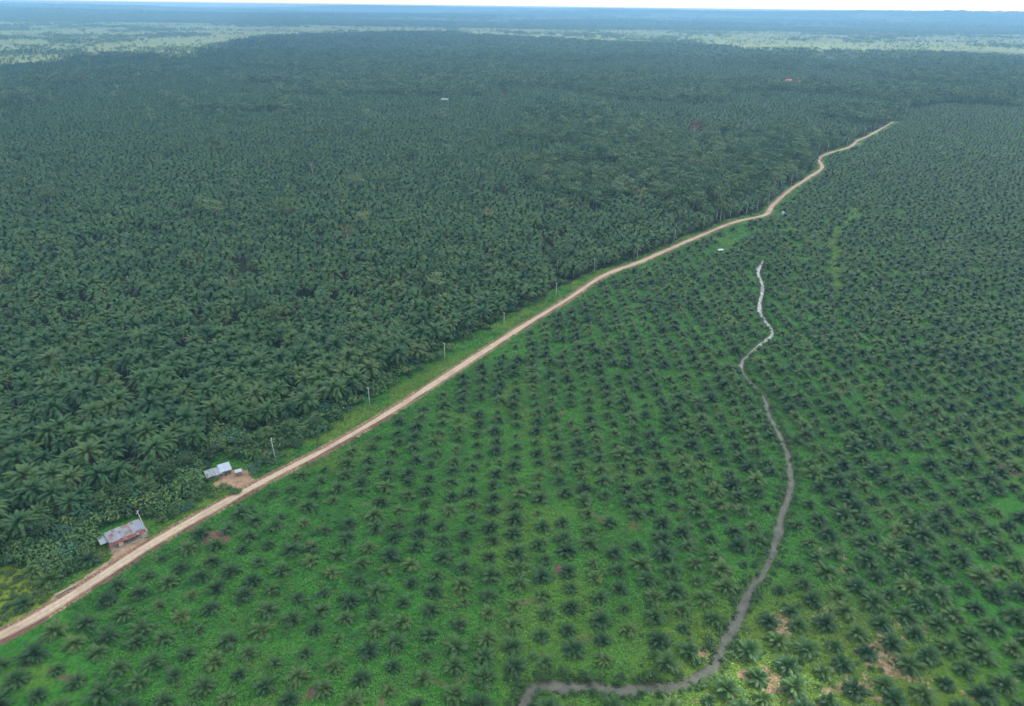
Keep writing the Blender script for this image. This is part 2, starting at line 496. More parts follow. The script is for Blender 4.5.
SP, St = resample(STREAM, 2.0)
T = np.gradient(SP, axis=0); T /= np.hypot(T[:, 0], T[:, 1])[:, None]; N = np.stack([-T[:, 1], T[:, 0]], -1)
V = []; silt = []
pyS = PX(SP[:, 0], SP[:, 1])[1]
for k, (p, n) in enumerate(zip(SP, N)):
    for c in (-3.1, 0, 3.1):
        q = p + n * c; V.append((q[0], q[1], -.98))
        silt.append(float(sstep(352, 344, pyS[k])) * .95 + .35 * float(sstep(390, 380, pyS[k])))
idx = np.arange(len(V)).reshape(-1, 3)
FQ = np.stack([idx[:-1, 1:], idx[:-1, :-1], idx[1:, :-1], idx[1:, 1:]], -1).reshape(-1, 4)
link('stream_water', mesh_np('stream_water', V, FQ, [water_mat()], None, {'silt': ('POINT', 'FLOAT', np.clip(np.array(silt), 0, 1).astype(np.float32))}, True), kind='structure')


# ------------------------------------------------------------------ palms
def frond(mb, L, az, el, droop, npair, width, base, rng, mi, lw=.10, twist=0.0, leaf_droop=.35):
    """one pinnate frond: a curved rachis with leaflets on both sides"""
    n = npair
    t = np.linspace(0, 1, n + 1)
    e = el - droop * t ** 1.3
    ds = L / n
    r = np.concatenate([[0], np.cumsum(np.cos((e[1:] + e[:-1]) / 2)) * ds]); z = np.concatenate([[0], np.cumsum(np.sin((e[1:] + e[:-1]) / 2)) * ds])
    ca, sa = math.cos(az), math.sin(az)
    side = twist * t
    x = base[0] + r * ca - side * sa; y = base[1] + r * sa + side * ca; zz = base[2] + z
    Pn = np.stack([x, y, zz], -1)
    perp = np.array([-sa, ca, 0.0])
    Q = []
    for i in range(1, n):
        ti = t[i]
        wl = width * (math.sin(math.pi * min(1, ti * .93 + .07)) ** .6) * (.85 + .3 * rng.random())
        d = (Pn[i + 1] - Pn[i - 1]); d /= np.linalg.norm(d)
        for sgn in (-1, 1):
            dr = leaf_droop * (.6 + .8 * rng.random())
            tip = Pn[i] + perp * sgn * wl * math.cos(dr) + d * wl * .45 + np.array([0, 0, -wl * math.sin(dr)])
            h = lw * ds * .5
            root1 = Pn[i] - d * h; root2 = Pn[i] + d * h
            mid = (Pn[i] * .45 + tip * .55) + np.array([0, 0, .06 * wl])
            Q.append([root1, root2, mid + d * h * .9, mid - d * h * .9])
            Q.append([mid - d * h * .9, mid + d * h * .9, tip + d * h * .2, tip - d * h * .2])
    mb.quads(Q, mi)
    # the rachis
    mb.tube(Pn[::max(1, n // 4)], np.linspace(.055, .015, len(Pn[::max(1, n // 4)])), 3, mi, False)


def frond_low(mb, L, az, el, droop, nseg, width, base, rng, mi):
    t = np.linspace(0, 1, nseg + 1)
    e = el - droop * t ** 1.3
    ds = L / nseg
    r = np.concatenate([[0], np.cumsum(np.cos((e[1:] + e[:-1]) / 2)) * ds]); z = np.concatenate([[0], np.cumsum(np.sin((e[1:] + e[:-1]) / 2)) * ds])
    ca, sa = math.cos(az), math.sin(az)
    Pn = np.stack([base[0] + r * ca, base[1] + r * sa, base[2] + z], -1)
    perp = np.array([-sa, ca, 0.0]); Q = []
    for i in range(nseg):
        w0 = width * math.sin(math.pi * min(1, t[i] * .9 + .08)) ** .6; w1 = width * math.sin(math.pi * min(1, t[i + 1] * .9 + .08)) ** .6
        if i == nseg - 1: w1 *= .2
        dz = np.array([0, 0, -.4])
        for sgn in (-1, 1):
            g = .78 + .2 * rng.random()
            Q.append([Pn[i], Pn[i] * (1 - g) + Pn[i + 1] * g, Pn[i] * (1 - g) + Pn[i + 1] * g + (perp * sgn + dz) * w1, Pn[i] + (perp * sgn + dz) * w0])
    mb.quads(Q, mi)


def palm(kind, lod, seed):
    """returns (crown, trunk, dead) mesh builders; lod 0 = fine leaflets"""
    rng = random.Random(seed * 77 + (0 if kind == 'young' else 1000) + lod)
    crown, trunk, dead = MB(), MB(), MB()
    if kind == 'young':
        th = .85 + .4 * rng.random(); nf = (40, 28, 17)[lod]; L0 = 3.8; wd = .7; ndead = (9, 6, 3)[lod]
        trad = .38
    else:
        th = 6.6 + 1.6 * rng.random(); nf = (46, 30, 19)[lod]; L0 = 6.1; wd = .95; ndead = (9, 6, 3)[lod] + 6 * (seed == 3)
        trad = .36
    top = np.array([.15 * rng.uniform(-1, 1), .15 * rng.uniform(-1, 1), th])
    az = rng.random() * 6
    for k in range(nf):
        az += 2.39996 + rng.uniform(-.34, .34)
        u = (k + .5) / nf           # 0 = youngest, in the middle
        el = math.radians((77 if kind == 'young' else 76) - (82 if kind == 'young' else 82) * u ** .8 + rng.uniform(-11, 11)); droop = math.radians(34 + 44 * min(1, u * 1.8) + rng.uniform(-13, 13))
        L = L0 * (.62 + .42 * min(1, u * 2.6)) * rng.uniform(.74, 1.12)
        b = top + np.array([math.cos(az), math.sin(az), 0]) * .18 + np.array([0, 0, -.5 * u])
        if lod == 0: frond(crown, L, az, el, droop, 15 if kind == 'young' else 18, wd * (.8 + .25 * rng.random()), b, rng, 0, .85, rng.uniform(-.5, .5))
        else: frond_low(crown, L, az, el, droop, (0, 5, 3)[lod], wd * (.62, .72, .9)[lod], b, rng, 0)
    for k in range(ndead):
        a = rng.random() * 6.28; el = math.radians(rng.uniform(-42, -12)); L = L0 * rng.uniform(.62, .9)
        b = top + np.array([math.cos(a), math.sin(a), 0]) * .22 + np.array([0, 0, -.55])
        dr = math.radians(25) if kind == 'young' else math.radians(45)
        if kind == 'young': el = math.radians(rng.uniform(-14, 2)); L *= .85; dr = .25
        if lod == 0: frond(dead, L, a, el, dr, 11, wd * .55, b, rng, 0, .5, 0, .8)
        else: frond_low(dead, L, a, el, dr, 3, wd * .45, b, rng, 0)
    n = 8 if lod == 0 else 5
    trunk.tube([(0, 0, -.3), (0, 0, th * .5), tuple(top), tuple(top + np.array([0, 0, .4]))], [trad * 1.25, trad, trad * 1.1, .12], n)
    if lod == 0:   # old leaf bases ring the trunk
        for k in range(18 if kind == 'young' else 46):
            a = k * 2.4; z = th * (.15 + .85 * (k / (18 if kind == 'young' else 46)))
            d = np.array([math.cos(a), math.sin(a), 0]); s = np.array([-d[1], d[0], 0])
            p = d * trad * .9 + np.array([0, 0, z])
            trunk.quads([[p - s * .1, p + s * .1, p + s * .06 + d * .22 + np.array([0, 0, .25]), p - s * .06 + d * .22 + np.array([0, 0, .25])]])
    return crown, trunk, dead


def joined(name, parts):
    mb = MB()
    for k, (b, mi) in enumerate(parts):
        for v, f, m in zip(b.v, b.f, b.m):
            pass
        V = np.vstack(b.v); Fq = np.vstack(b.f); mb.raw(V, Fq, mi)
    return mb


PAL = {}
store = bpy.data.collections.new('stored shapes')


def make_protos(kind):
    leaf = M_YFROND if kind == 'young' else M_MFROND
    coll = bpy.data.collections.new('palm_shapes_' + kind); k = 0; near = []
    for lod, nvar in ((0, 5), (1, 4), (2, 3)):
        for s in range(nvar):
            c, t, d = palm(kind, lod, s)
            if lod == 0:
                near.append((c.mesh('frond_crown', [leaf]), t.mesh('trunk', [M_PTRUNK]), d.mesh('dead_fronds', [M_DEAD])))
            j = joined('p', [(c, 0), (t, 1), (d, 2)])
            me = j.mesh('palm', [leaf, M_PTRUNK, M_DEAD])
            o = bpy.data.objects.new('%s_oil_palm_%02d' % (kind, k), me); coll.objects.link(o); k += 1
    PAL[kind] = (coll, near)


make_protos('young'); make_protos('mature')


def scatter(name, coll, P, idx, rot, scl, tilt=None, **props):
    """one object that sets instances of the shapes in COLL on points"""
    n = len(P)
    me = bpy.data.meshes.new(name); me.vertices.add(n); me.vertices.foreach_set('co', np.asarray(P, np.float32).ravel())
    for nm, typ, arr in (('idx', 'INT', np.asarray(idx, np.int32)), ('rot', 'FLOAT', np.asarray(rot, np.float32)), ('scl', 'FLOAT', np.asarray(scl, np.float32)), ('tilt', 'FLOAT', np.zeros(n, np.float32) if tilt is None else np.asarray(tilt, np.float32))):
        me.attributes.new(nm, typ, 'POINT').data.foreach_set('value', arr)
    ng = bpy.data.node_groups.new(name, 'GeometryNodeTree')
    ng.interface.new_socket('Geometry', in_out='INPUT', socket_type='NodeSocketGeometry')
    ng.interface.new_socket('Geometry', in_out='OUTPUT', socket_type='NodeSocketGeometry')
    gi = ng.nodes.new('NodeGroupInput'); go = ng.nodes.new('NodeGroupOutput')
    ci = ng.nodes.new('GeometryNodeCollectionInfo'); ci.inputs['Collection'].default_value = coll
    ci.inputs['Separate Children'].default_value = True; ci.inputs['Reset Children'].default_value = True
    ip = ng.nodes.new('GeometryNodeInstanceOnPoints'); ip.inputs['Pick Instance'].default_value = True

    def A(nm, typ):
        a = ng.nodes.new('GeometryNodeInputNamedAttribute'); a.data_type = typ; a.inputs['Name'].default_value = nm; return a.outputs['Attribute']
    cx = ng.nodes.new('ShaderNodeCombineXYZ'); ng.links.new(A('tilt', 'FLOAT'), cx.inputs[0]); ng.links.new(A('rot', 'FLOAT'), cx.inputs[2])
    L = ng.links.new
    L(gi.outputs[0], ip.inputs['Points']); L(ci.outputs[0], ip.inputs['Instance']); L(A('idx', 'INT'), ip.inputs['Instance Index'])
    L(cx.outputs[0], ip.inputs['Rotation']); L(A('scl', 'FLOAT'), ip.inputs['Scale']); L(ip.outputs[0], go.inputs[0])
    o = link(name, me, kind='stuff', **props)
    md = o.modifiers.new('scatter', 'NODES'); md.node_group = ng
    return o


ORD = lambda n: str(n) + ('th' if 10 <= n % 100 <= 20 else {1: 'st', 2: 'nd', 3: 'rd'}.get(n % 10, 'th'))
A1 = np.array([8.18, 3.63]); B1 = np.array([0.0, 7.85])


def lattice(ymax, spread=.86):
    imax = int(ymax * spread / A1[0]) + 3
    I, J = np.meshgrid(np.arange(-imax, imax), np.arange(-int(imax * .6), int(ymax / B1[1] + imax * .6)))
    I = I.ravel(); J = J.ravel()
    x = I * A1[0] + J * B1[0]; y = I * A1[1] + J * B1[1]
    k = (y > 70) & (y < ymax) & (np.abs(x) < y * spread + 60)
    return I[k], J[k], x[k], y[k]


# --- young palms, right of the road
I, J, x, y = lattice(1500)
jit = .66 + .4 * sstep(350, 600, y)
jx = NR.normal(0, 1, len(x)) * jit; jy = NR.normal(0, 1, len(x)) * jit
curve = 6 * np.sin(x / 130.0) + 4 * np.sin(y / 170.)
x = x + jx + curve * .6; y = y + jy + curve * .4
d, side, par = pdist(x, y, SPLIT, True)
ds = pdist(x, y, STREAM)
px, py, dz = PX(x, y)
clear = inpoly(px, py, [(712, 246), (724, 234), (748, 226), (752, 232), (738, 244), (728, 249)])
tr = np.array([G(*p) for p in [(839, 292), (833, 272), (835, 250), (832, 238), (845, 225), (858, 208)]])
dr_ = pdist(x, y, ROAD)
keep = (side < 0) & (d > 2.5) & (dr_ > 8.5) & (ds > 4.8) & ~clear & (pdist(x, y, tr) > 3.2) & (NR.random(len(x)) > .035)
shed_c = G(720, 250)
keep &= np.hypot(x - shed_c[0], y - shed_c[1]) > 7
keep &= np.hypot(x - G(782, 214)[0], y - G(782, 214)[1]) > 7
I, J, x, y, px, py, dz = [a[keep] for a in (I, J, x, y, px, py, dz)]
YP = (I, J, x, y, px, py, dz)
grow = .92 + .16 * sstep(-60, 120, x) + .26 * sstep(230, 520, y) + .10 * sstep(.45, .6, fbm(x, y, 120, 2, 40)) * 1.0
yscl = grow * (.86 + .28 * fbm(x, y, 40, 2, 41)) * NR.uniform(.78, 1.2, len(x)) * np.where(NR.random(len(x)) < .08, .68, 1)


def individuals(kind, I, J, x, y, z, px, py, dz, scl, name, group, label_fn, cat, n=300):
    infr = (px > 2) & (px < 1022) & (py > 2) & (py < 704)
    order = np.argsort(np.where(infr, dz, 1e9))[:n]
    chosen = np.zeros(len(x), bool); chosen[order] = True; chosen &= infr
    rows = {}
    for k in np.nonzero(infr)[0]: rows.setdefault(J[k], []).append(k)
    live = sorted(j for j in rows if any(chosen[k] for k in rows[j]))
    near = PAL[kind][1]
    for rn, j in enumerate(live):
        ks = sorted(rows[j], key=lambda k: px[k])
        for q, k in enumerate(ks):
            if not chosen[k]: continue
            e = bpy.data.objects.new(name, None); C.objects.link(e)
            e.empty_display_size = .5
            e.location = (x[k], y[k], z[k]); e.rotation_euler = (R.uniform(-.05, .05), R.uniform(-.05, .05), R.uniform(0, 6.28)); e.scale = (scl[k],) * 3
            e['label'] = label_fn(k, rn, q, px[k], py[k], scl[k]); e['category'] = cat; e['group'] = group
            v = near[R.randrange(len(near))]
            for nm, mesh in zip(('frond_crown', 'trunk', 'dead_fronds'), v):
                link(nm, mesh, e)
    return chosen


def ylabel(k, rn, q, px, py, s):
    look = 'small' if s < .84 else ('large' if s > 1.1 else 'bushy')
    return '%s young oil palm, %s from left in %s slanting row above bottom right corner' % (look, ORD(q + 1), ORD(rn + 1))


zy = height(x, y)
ch = individuals('young', I, J, x, y, zy, px, py, dz, yscl, 'young_oil_palm', 'young oil palms planted in slanting rows on the cover crop', ylabel, 'young palm')
rest = ~ch
lod = np.where(dz < 380, 0, np.where(dz < 900, 1, 2))
off = np.array([0, 5, 9])[lod]; nvar = np.array([5, 4, 3])[lod]
scatter('young_palm_rows', PAL['young'][0], np.stack([x, y, zy], -1)[rest], (off + (NR.random(len(x)) * nvar).astype(int))[rest], NR.uniform(0, 6.28, rest.sum()), yscl[rest], NR.normal(0, .04, rest.sum()),
        label='dense rows of young oil palms filling the plantation right of the dirt road beyond the nearest rows', category='young palms')

# --- mature palms, left of the road
I, J, x, y = lattice(2750, .84)
jit = 1.2 + 1.0 * sstep(400, 800, y)
x = x + NR.normal(0, 1, len(x)) * jit; y = y + NR.normal(0, 1, len(x)) * jit
d, side, par = pdist(x, y, SPLIT, True)
px, py, dz = PX(x, y)
inm = inpoly(px, py, MATURE_EDGE) & ((side > 0)) & ((d > 5) | (x > ROAD[-1][0]))
wide = (px < -60) | (px > 1100)
inm |= wide & (side > 0) & (d > 9)
wood_n = fbm(x, y, 260, 3, 51)
inwood = inpoly(px + (fbm(x, y, 90, 3, 52) - .5) * 90, py + (fbm(x, y, 90, 3, 53) - .5) * 50, BROADLEAF)
farwood = sstep(700, 1800, y) * .22
isw = inwood & (NR.random(len(x)) > .22) | ((wood_n > .72 - farwood) & (y > 380) & (NR.random(len(x)) > .25)) | (NR.random(len(x)) < .012) & (y > 330)
keep = inm & (NR.random(len(x)) > .03 + .25 * sstep(.58, .72, fbm(x, y, 45, 3, 77)))
lit = (y > 1500) & ~in_front(x, y)
keep &= ~lit | (NR.random(len(x)) < .07)
lane = np.array([G(*p) for p in [(497, 82), (502, 92), (504, 99)]])
keep &= pdist(x, y, lane) > 8
for (qx, qy, r) in ((445, 104, 20), (791, 88, 34), (682, 228, 8)):
    c = G(qx, qy); keep &= np.hypot(x - c[0], y - c[1]) > r
mk = keep & ~isw
WOOD = (x[keep & isw], y[keep & isw], dz[keep & isw])
I, J, x, y, px, py, dz = [a[mk] for a in (I, J, x, y, px, py, dz)]
mscl = (.88 + .24 * fbm(x, y, 70, 3, 79)) * NR.uniform(.8, 1.16, len(x)) * np.where(NR.random(len(x)) < .05, .7, 1)
zm = height(x, y)


def mlabel(k, rn, q, px, py, s):
    look = 'small' if s < .82 else ('broad' if s > 1.08 else 'full-grown')
    return '%s mature oil palm, %s from left in %s slanting row above bottom left corner' % (look, ORD(q + 1), ORD(rn + 1))


ch = individuals('mature', I, J, x, y, zm, px, py, dz, mscl, 'mature_oil_palm', 'tall mature oil palms left of the dirt road', mlabel, 'oil palm')
rest = ~ch
lod = np.where(dz < 380, 0, np.where(dz < 950, 1, 2))
off = np.array([0, 5, 9])[lod]; nvar = np.array([5, 4, 3])[lod]
scatter('mature_palm_canopy', PAL['mature'][0], np.stack([x, y, zm], -1)[rest], (off + (NR.random(len(x)) * nvar).astype(int))[rest], NR.uniform(0, 6.28, rest.sum()), mscl[rest], NR.normal(0, .05, rest.sum()),
        label='unbroken canopy of mature oil palms stretching from the near rows to the hazy distance', category='palm canopy')


# ------------------------------------------------------------------ broadleaf trees and shrubs
def leaf_cloud(mb, centres, radii, nleaf, size, rng, mi=0, flat=.75):
    for c, r in zip(centres, radii):
        n = nleaf
        u = rng.normal(size=(n, 3)); u /= np.linalg.norm(u, axis=1)[:, None]
        u[:, 2] = np.abs(u[:, 2]) * np.where(rng.random(n) < .8, 1, -1)
        p = c + u * r * (rng.random((n, 1)) ** .2) * np.array([1, 1, flat])
        nrm = u + rng.normal(size=(n, 3)) * .3 + np.array([0, 0, .35]); nrm /= np.linalg.norm(nrm, axis=1)[:, None]
        a = np.cross(nrm, rng.normal(size=(n, 3))); a /= np.linalg.norm(a, axis=1)[:, None]
        b = np.cross(nrm, a)
        s = size * rng.uniform(.6, 1.35, (n, 1))
        mb.quads(np.stack([p - a * s * .5, p - b * s * .32 + nrm * s * .08, p + a * s * .5, p + b * s * .32 + nrm * s * .08], 1), mi)


def tree_mb(seed, h=15, crown_r=4.5, trunk_r=.22, nclump=14, nleaf=26, leaf=1.0, bare=.5):
    rng = np.random.default_rng(seed)
    t, c = MB(), MB()
    lean = rng.normal(0, .5, 2)
    tp = np.array([lean[0], lean[1], h * .8])
    t.tube([(0, 0, -.4), (lean[0] * .4, lean[1] * .4, h * .4), tuple(tp)], [trunk_r * 1.3, trunk_r, trunk_r * .4], 6)
    cs = []; rs = []
    for k in range(nclump):
        a = k * 2.4 + rng.random(); rr = crown_r * math.sqrt(rng.random()) * .8
        z = h * (bare + (1 - bare) * rng.random() ** .7) * (1 - .12 * (rr / crown_r) ** 2)
        p = np.array([lean[0] + rr * math.cos(a), lean[1] + rr * math.sin(a), z])
        cs.append(p); rs.append(crown_r * rng.uniform(.3, .5))
        if k < 7:
            s = np.array([lean[0] * .6, lean[1] * .6, h * (bare - .05) + .08 * h * rng.random()])
            t.tube([s, (s + p) / 2 + np.array([0, 0, .3]), p], [trunk_r * .5, trunk_r * .35, trunk_r * .12], 4, 0, False)
    leaf_cloud(c, cs, rs, nleaf, leaf, rng)
    return c, t


def shrub_mb(seed, r=1.8, h=1.8, n=7, nleaf=40, leaf=.42):
    rng = np.random.default_rng(seed); c, t = MB(), MB(); cs = []; rs = []
    for k in range(n):
        a = k * 2.4 + rng.random(); rr = r * .75 * math.sqrt((k + .3) / n)
        p = np.array([rr * math.cos(a), rr * math.sin(a), h * rng.uniform(.35, .85) * (1 - .35 * (rr / r))])
        cs.append(p); rs.append(r * rng.uniform(.32, .52)); t.tube([(0, 0, -.2), p * .5 + np.array([0, 0, .1]), p], [.05, .035, .015], 3, 0, False)
    leaf_cloud(c, cs, rs, nleaf, leaf, rng)
    return c, t


def tree_protos(name, mats, specs):
    coll = bpy.data.collections.new(name)
    for k, sp in enumerate(specs):
        c, t = tree_mb(**sp); o = bpy.data.objects.new('%s_%02d' % (name, k), joined('t', [(c, 0), (t, 1)]).mesh('t', [mats[k % len(mats)], M_BARK]))
        coll.objects.link(o)
    return coll


sp = []
for k in range(6): sp.append(dict(seed=k + 1, h=13 + k * 1.2, crown_r=5.6 + .4 * (k % 3), nclump=16, nleaf=34, leaf=1.15, bare=.45))
for k in range(4): sp.append(dict(seed=k + 11, h=13 + k * 2, crown_r=6.4, nclump=11, nleaf=15, leaf=2.0, bare=.4))
wood_coll = tree_protos('broadleaf', [M_TREE, M_TREE, M_TREE, M_OLIVE, M_TREE, M_TREE, M_TREE, M_TREE, M_TREE, M_TREE], sp)
wx, wy, wdz = WOOD
# an extra offset copy closes the canopy inside the rubber wood
wx2 = np.concatenate([wx, wx + 4.2]); wy2 = np.concatenate([wy, wy + 3.6]); wd2 = np.concatenate([wdz, wdz])
k = NR.random(len(wx2)) < np.where(np.arange(len(wx2)) < len(wx), 1, .3); wx2, wy2, wd2 = wx2[k], wy2[k], wd2[k]
ii = np.where(wd2 < 1000, (NR.random(len(wx2)) * 6).astype(int), 6 + (NR.random(len(wx2)) * 4).astype(int))
scatter('broadleaf_forest', wood_coll, np.stack([wx2, wy2, height(wx2, wy2)], -1), ii, NR.uniform(0, 6.28, len(wx2)), np.clip(NR.normal(1.0, .22, len(wx2)), .6, 1.6), None,
        label='broadleaf woodland mixed through the palm canopy beyond the road bend', category='woodland')

# far country: clumps of forest canopy to about seven kilometres
coll = bpy.data.collections.new('canopy_clump')
for s in range(5):
    rng = np.random.default_rng(90 + s); c = MB(); n = 12
    cs = np.stack([rng.uniform(-22, 22, n), rng.uniform(-22, 22, n), rng.uniform(5, 13, n)], -1)
    leaf_cloud(c, cs, rng.uniform(5, 8, n), 9, 5.5, rng, 0, .8)
    coll.objects.link(bpy.data.objects.new('canopy_clump_%d' % s, c.mesh('cl', [M_TREE if s < 4 else M_OLIVE])))
n = 60000
fy = np.sqrt(NR.uniform(2600 ** 2, 8200 ** 2, n)); fx = fy * NR.uniform(-.82, .82, n)
dn = fbm(fx, fy, 900, 4, 61)
band = sstep(2500, 2900, fy) * sstep(5600, 4600, fy)
lit = ~in_front(fx, fy) & (fy < 6300)
k = NR.random(n) < np.where(lit, np.clip((fbm(fx, fy, 350, 4, 62) - .55) * 4, .0, .3), np.clip(.5 + (dn - .44) * 7, .3, 1.0))
fx, fy = fx[k], fy[k]
scatter('distant_forest', coll, np.stack([fx, fy, height(fx, fy)], -1), (NR.random(len(fx)) * 5).astype(int), NR.uniform(0, 6.28, len(fx)), NR.uniform(.6, 1.1, len(fx)), None,
        label='far patchwork of forest fading into blue haze under the horizon', category='forest')


n = 22000
ty = np.sqrt(NR.uniform(1800 ** 2, 6000 ** 2, n)); tx = ty * NR.uniform(-.8, .8, n)
k = ~in_front(tx, ty) & (NR.random(n) < np.clip((fbm(tx, ty, 240, 4, 64) - .45) * 4, .10, .8)); tx, ty = tx[k], ty[k]
scatter('field_trees', wood_coll, np.stack([tx, ty, height(tx, ty)], -1), 6 + (NR.random(len(tx)) * 4).astype(int), NR.uniform(0, 6.28, len(tx)), NR.uniform(.3, .95, len(tx)), None,
        label='single trees dotted over the sunlit clearings far beyond the plantation', category='field trees')
n = 22000
ty = np.sqrt(NR.uniform(8000 ** 2, 15000 ** 2, n)); tx = ty * NR.uniform(-.8, .8, n)
k = NR.random(n) < np.clip((fbm(tx, ty, 1300, 4, 65) - .44) * 6, .02, 1); tx, ty = tx[k], ty[k]
scatter('horizon_forest', coll, np.stack([tx, ty, height(tx, ty)], -1), (NR.random(len(tx)) * 5).astype(int), NR.uniform(0, 6.28, len(tx)), NR.uniform(1.4, 2.4, len(tx)), None,
        label='faint bluish forest ridges along the horizon', category='forest')


def thing(name, label, cat, loc, rz=0, group=None, s=1):
    e = bpy.data.objects.new(name, None); C.objects.link(e); e.location = loc; e.rotation_euler = (0, 0, rz); e.scale = (s, s, s)
    e['label'] = label; e['category'] = cat
    if group: e['group'] = group
    return e


def at(px, py, z=None):
    p = G(px, py); return (p[0], p[1], float(height(p[0], p[1])) if z is None else z)


def tree_at(px, py, label, leafmat=M_TREE, bark=M_BARK, name='broadleaf_tree', cat='tree', group=None, rz=0, s=1, **kw):
    e = thing(name, label, cat, at(px, py), rz, group, s)
    c, t = tree_mb(**kw)
    link('crown', c.mesh('crown', [leafmat]), e); link('trunk', t.mesh('trunk', [bark]), e)
    return e


GT = 'pale-trunked trees along the edge of the wood by the road'
edge = [(668, 226, 11, 'slim pale-trunked tree behind the rubble heap beside the road'),
        (703, 224, 13, 'pale-trunked tree beside the road, between the rubble heap and the taller lone trunks'),
        (716, 220, 14, 'pale-trunked tree at the wood edge, just left of the tallest roadside trunk'),
        (730, 217, 17, 'tall straight pale-trunked tree at the wood edge left of the road bend'),
        (746, 215, 17, 'tall pale-trunked tree nearest the first road bend'),
        (757, 211, 13, 'short pale-trunked tree tucked inside the first road bend'),
        (768, 203, 15, 'pale-trunked tree standing right at the upward turn of the road'),
        (779, 193, 16, 'pale-trunked tree on the road edge, first above the bend'),
        (791, 184, 15, 'pale-trunked tree on the road edge, second above the bend'),
        (802, 174, 15, 'pale-trunked tree on the road edge, just below the upper zigzag')]
for k, (a, b, h, l) in enumerate(edge):
    tree_at(a, b, l, seed=200 + k, h=h, crown_r=3.4, trunk_r=.36, nclump=8, nleaf=34, leaf=.9, bare=.72, group=GT)
tree_at(692, 150, 'tall lone emergent tree with rusty thin crown above the canopy', M_RUSTLEAF, seed=301, h=38, crown_r=11, trunk_r=.9, nclump=16, nleaf=60, leaf=1.3, bare=.66, name='emergent_tree')
tree_at(86, 86, 'red-leaved tree standing out in the hazy canopy at upper left', M_REDLEAF, seed=302, h=24, crown_r=11, trunk_r=.6, nclump=12, nleaf=36, leaf=2, bare=.5, name='red_tree')
tree_at(365, 232, 'yellowish round-crowned tree among dark palms left of centre', M_PALE, seed=303, h=17, crown_r=7, trunk_r=.3, nclump=16, nleaf=50, leaf=.9, bare=.45)
tree_at(487, 227, 'pale green tree among palms, right of the yellowish round tree', M_PALE, seed=304, h=16, crown_r=6.5, trunk_r=.3, nclump=12, nleaf=44, leaf=.9, bare=.45)
tree_at(562, 216, 'olive tree in a small gap left of the pale-leaved wood', M_PALE, seed=305, h=16, crown_r=6.5, trunk_r=.3, nclump=14, nleaf=44, leaf=.9, bare=.4)
tree_at(640, 206, 'olive tree beside the palms just below the wood', M_PALE, seed=306, h=17, crown_r=5.5, trunk_r=.3, nclump=12, nleaf=44, leaf=.9, bare=.45)
tree_at(348, 246, 'brownish dying tree just below the yellowish round tree', M_RUSTLEAF, seed=307, h=15, crown_r=6, trunk_r=.3, nclump=10, nleaf=26, leaf=.8, bare=.5)
tree_at(906, 113, 'tall bare-stemmed tree where the dirt road vanishes', M_TREE, seed=308, h=26, crown_r=5, trunk_r=.55, nclump=7, nleaf=14, leaf=1.1, bare=.75)

# roadside shrubs and bushes round the two huts
SH = 'leafy shrubs between the mature palms and the road'
hand = [(253, 473, 4.2, 3.4, 1, 'round bluish-green bush right of the small white-roofed hut yard'),
        (262, 462, 3.2, 3.2, 0, 'dark green bush behind the bluish-green round bush'),
        (244, 459, 2.6, 2.6, 0, 'small bush behind the upper hut next to its bright roof'),
        (205, 468, 3.0, 2.8, 0, 'bush overhanging the left end of the upper hut'),
        (208, 480, 3.4, 3.0, 0, 'rounded bush in front of the upper hut on its left'),
        (196, 486, 3.8, 3.2, 0, 'broad leafy bush on the slope between the two huts'),
        (183, 492, 3.4, 3.2, 0, 'broad leafy bush in the middle of the thicket between the huts'),
        (225, 489, 2.8, 2.0, 0, 'low bush on the lower left edge of the upper yard'),
        (236, 493, 2.4, 1.6, 0, 'low bush on the bottom edge of the upper yard'),
        (187, 509, 3.2, 2.6, 1, 'bluish-green bush close to the road below the thicket'),
        (174, 514, 2.8, 2.4, 0, 'dark bush right of the leaning pole by the lower hut'),
        (163, 521, 2.2, 2.0, 0, 'small bush at the foot of the leaning pole, road side'),
        (134, 509, 3.0, 3.6, 2, 'bright green bush right behind the lower hut'),
        (117, 518, 3.2, 3.2, 0, 'round dark bush behind the left half of the lower hut'),
        (101, 522, 2.8, 3.6, 2, 'bright spiky bush at the back left corner of the lower hut'),
        (92, 545, 3.2, 2.4, 0, 'dark bush left of the lower hut yard'),
        (79, 552, 3.4, 2.6, 0, 'dark bush second to the left of the lower hut yard'),
        (66, 556, 3.0, 2.4, 0, 'dark bush beside the shaded palms left of the lower hut'),
        (148, 500, 3.4, 3.4, 0, 'large dark bush up the slope behind the leaning pole'),
        (162, 502, 3.4, 3.4, 0, 'large dark bush right of and behind the leaning pole'),
        (285, 447, 3.2, 3.2, 0, 'leafy bush by the second roadside pole on its right'),
        (297, 441, 3.0, 2.8, 2, 'yellow-green bush right of the second roadside pole'),
        (272, 451, 3.2, 3.0, 0, 'leafy bush hiding the foot of the second roadside pole')]
for k, (a, b, r, h, mi, l) in enumerate(hand):
    e = thing('shrub', l, 'bush', at(a, b), R.uniform(0, 6), SH)
    c, t = shrub_mb(400 + k, r, h, 8, 60, .5)
    link('foliage', c.mesh('foliage', [[M_SHRUB, M_TEALSHRUB, leafy] [mi] if False else (M_SHRUB, M_TEALSHRUB, M_OLIVE)[mi]]), e); link('stems', t.mesh('stems', [M_DARKBARK]), e)

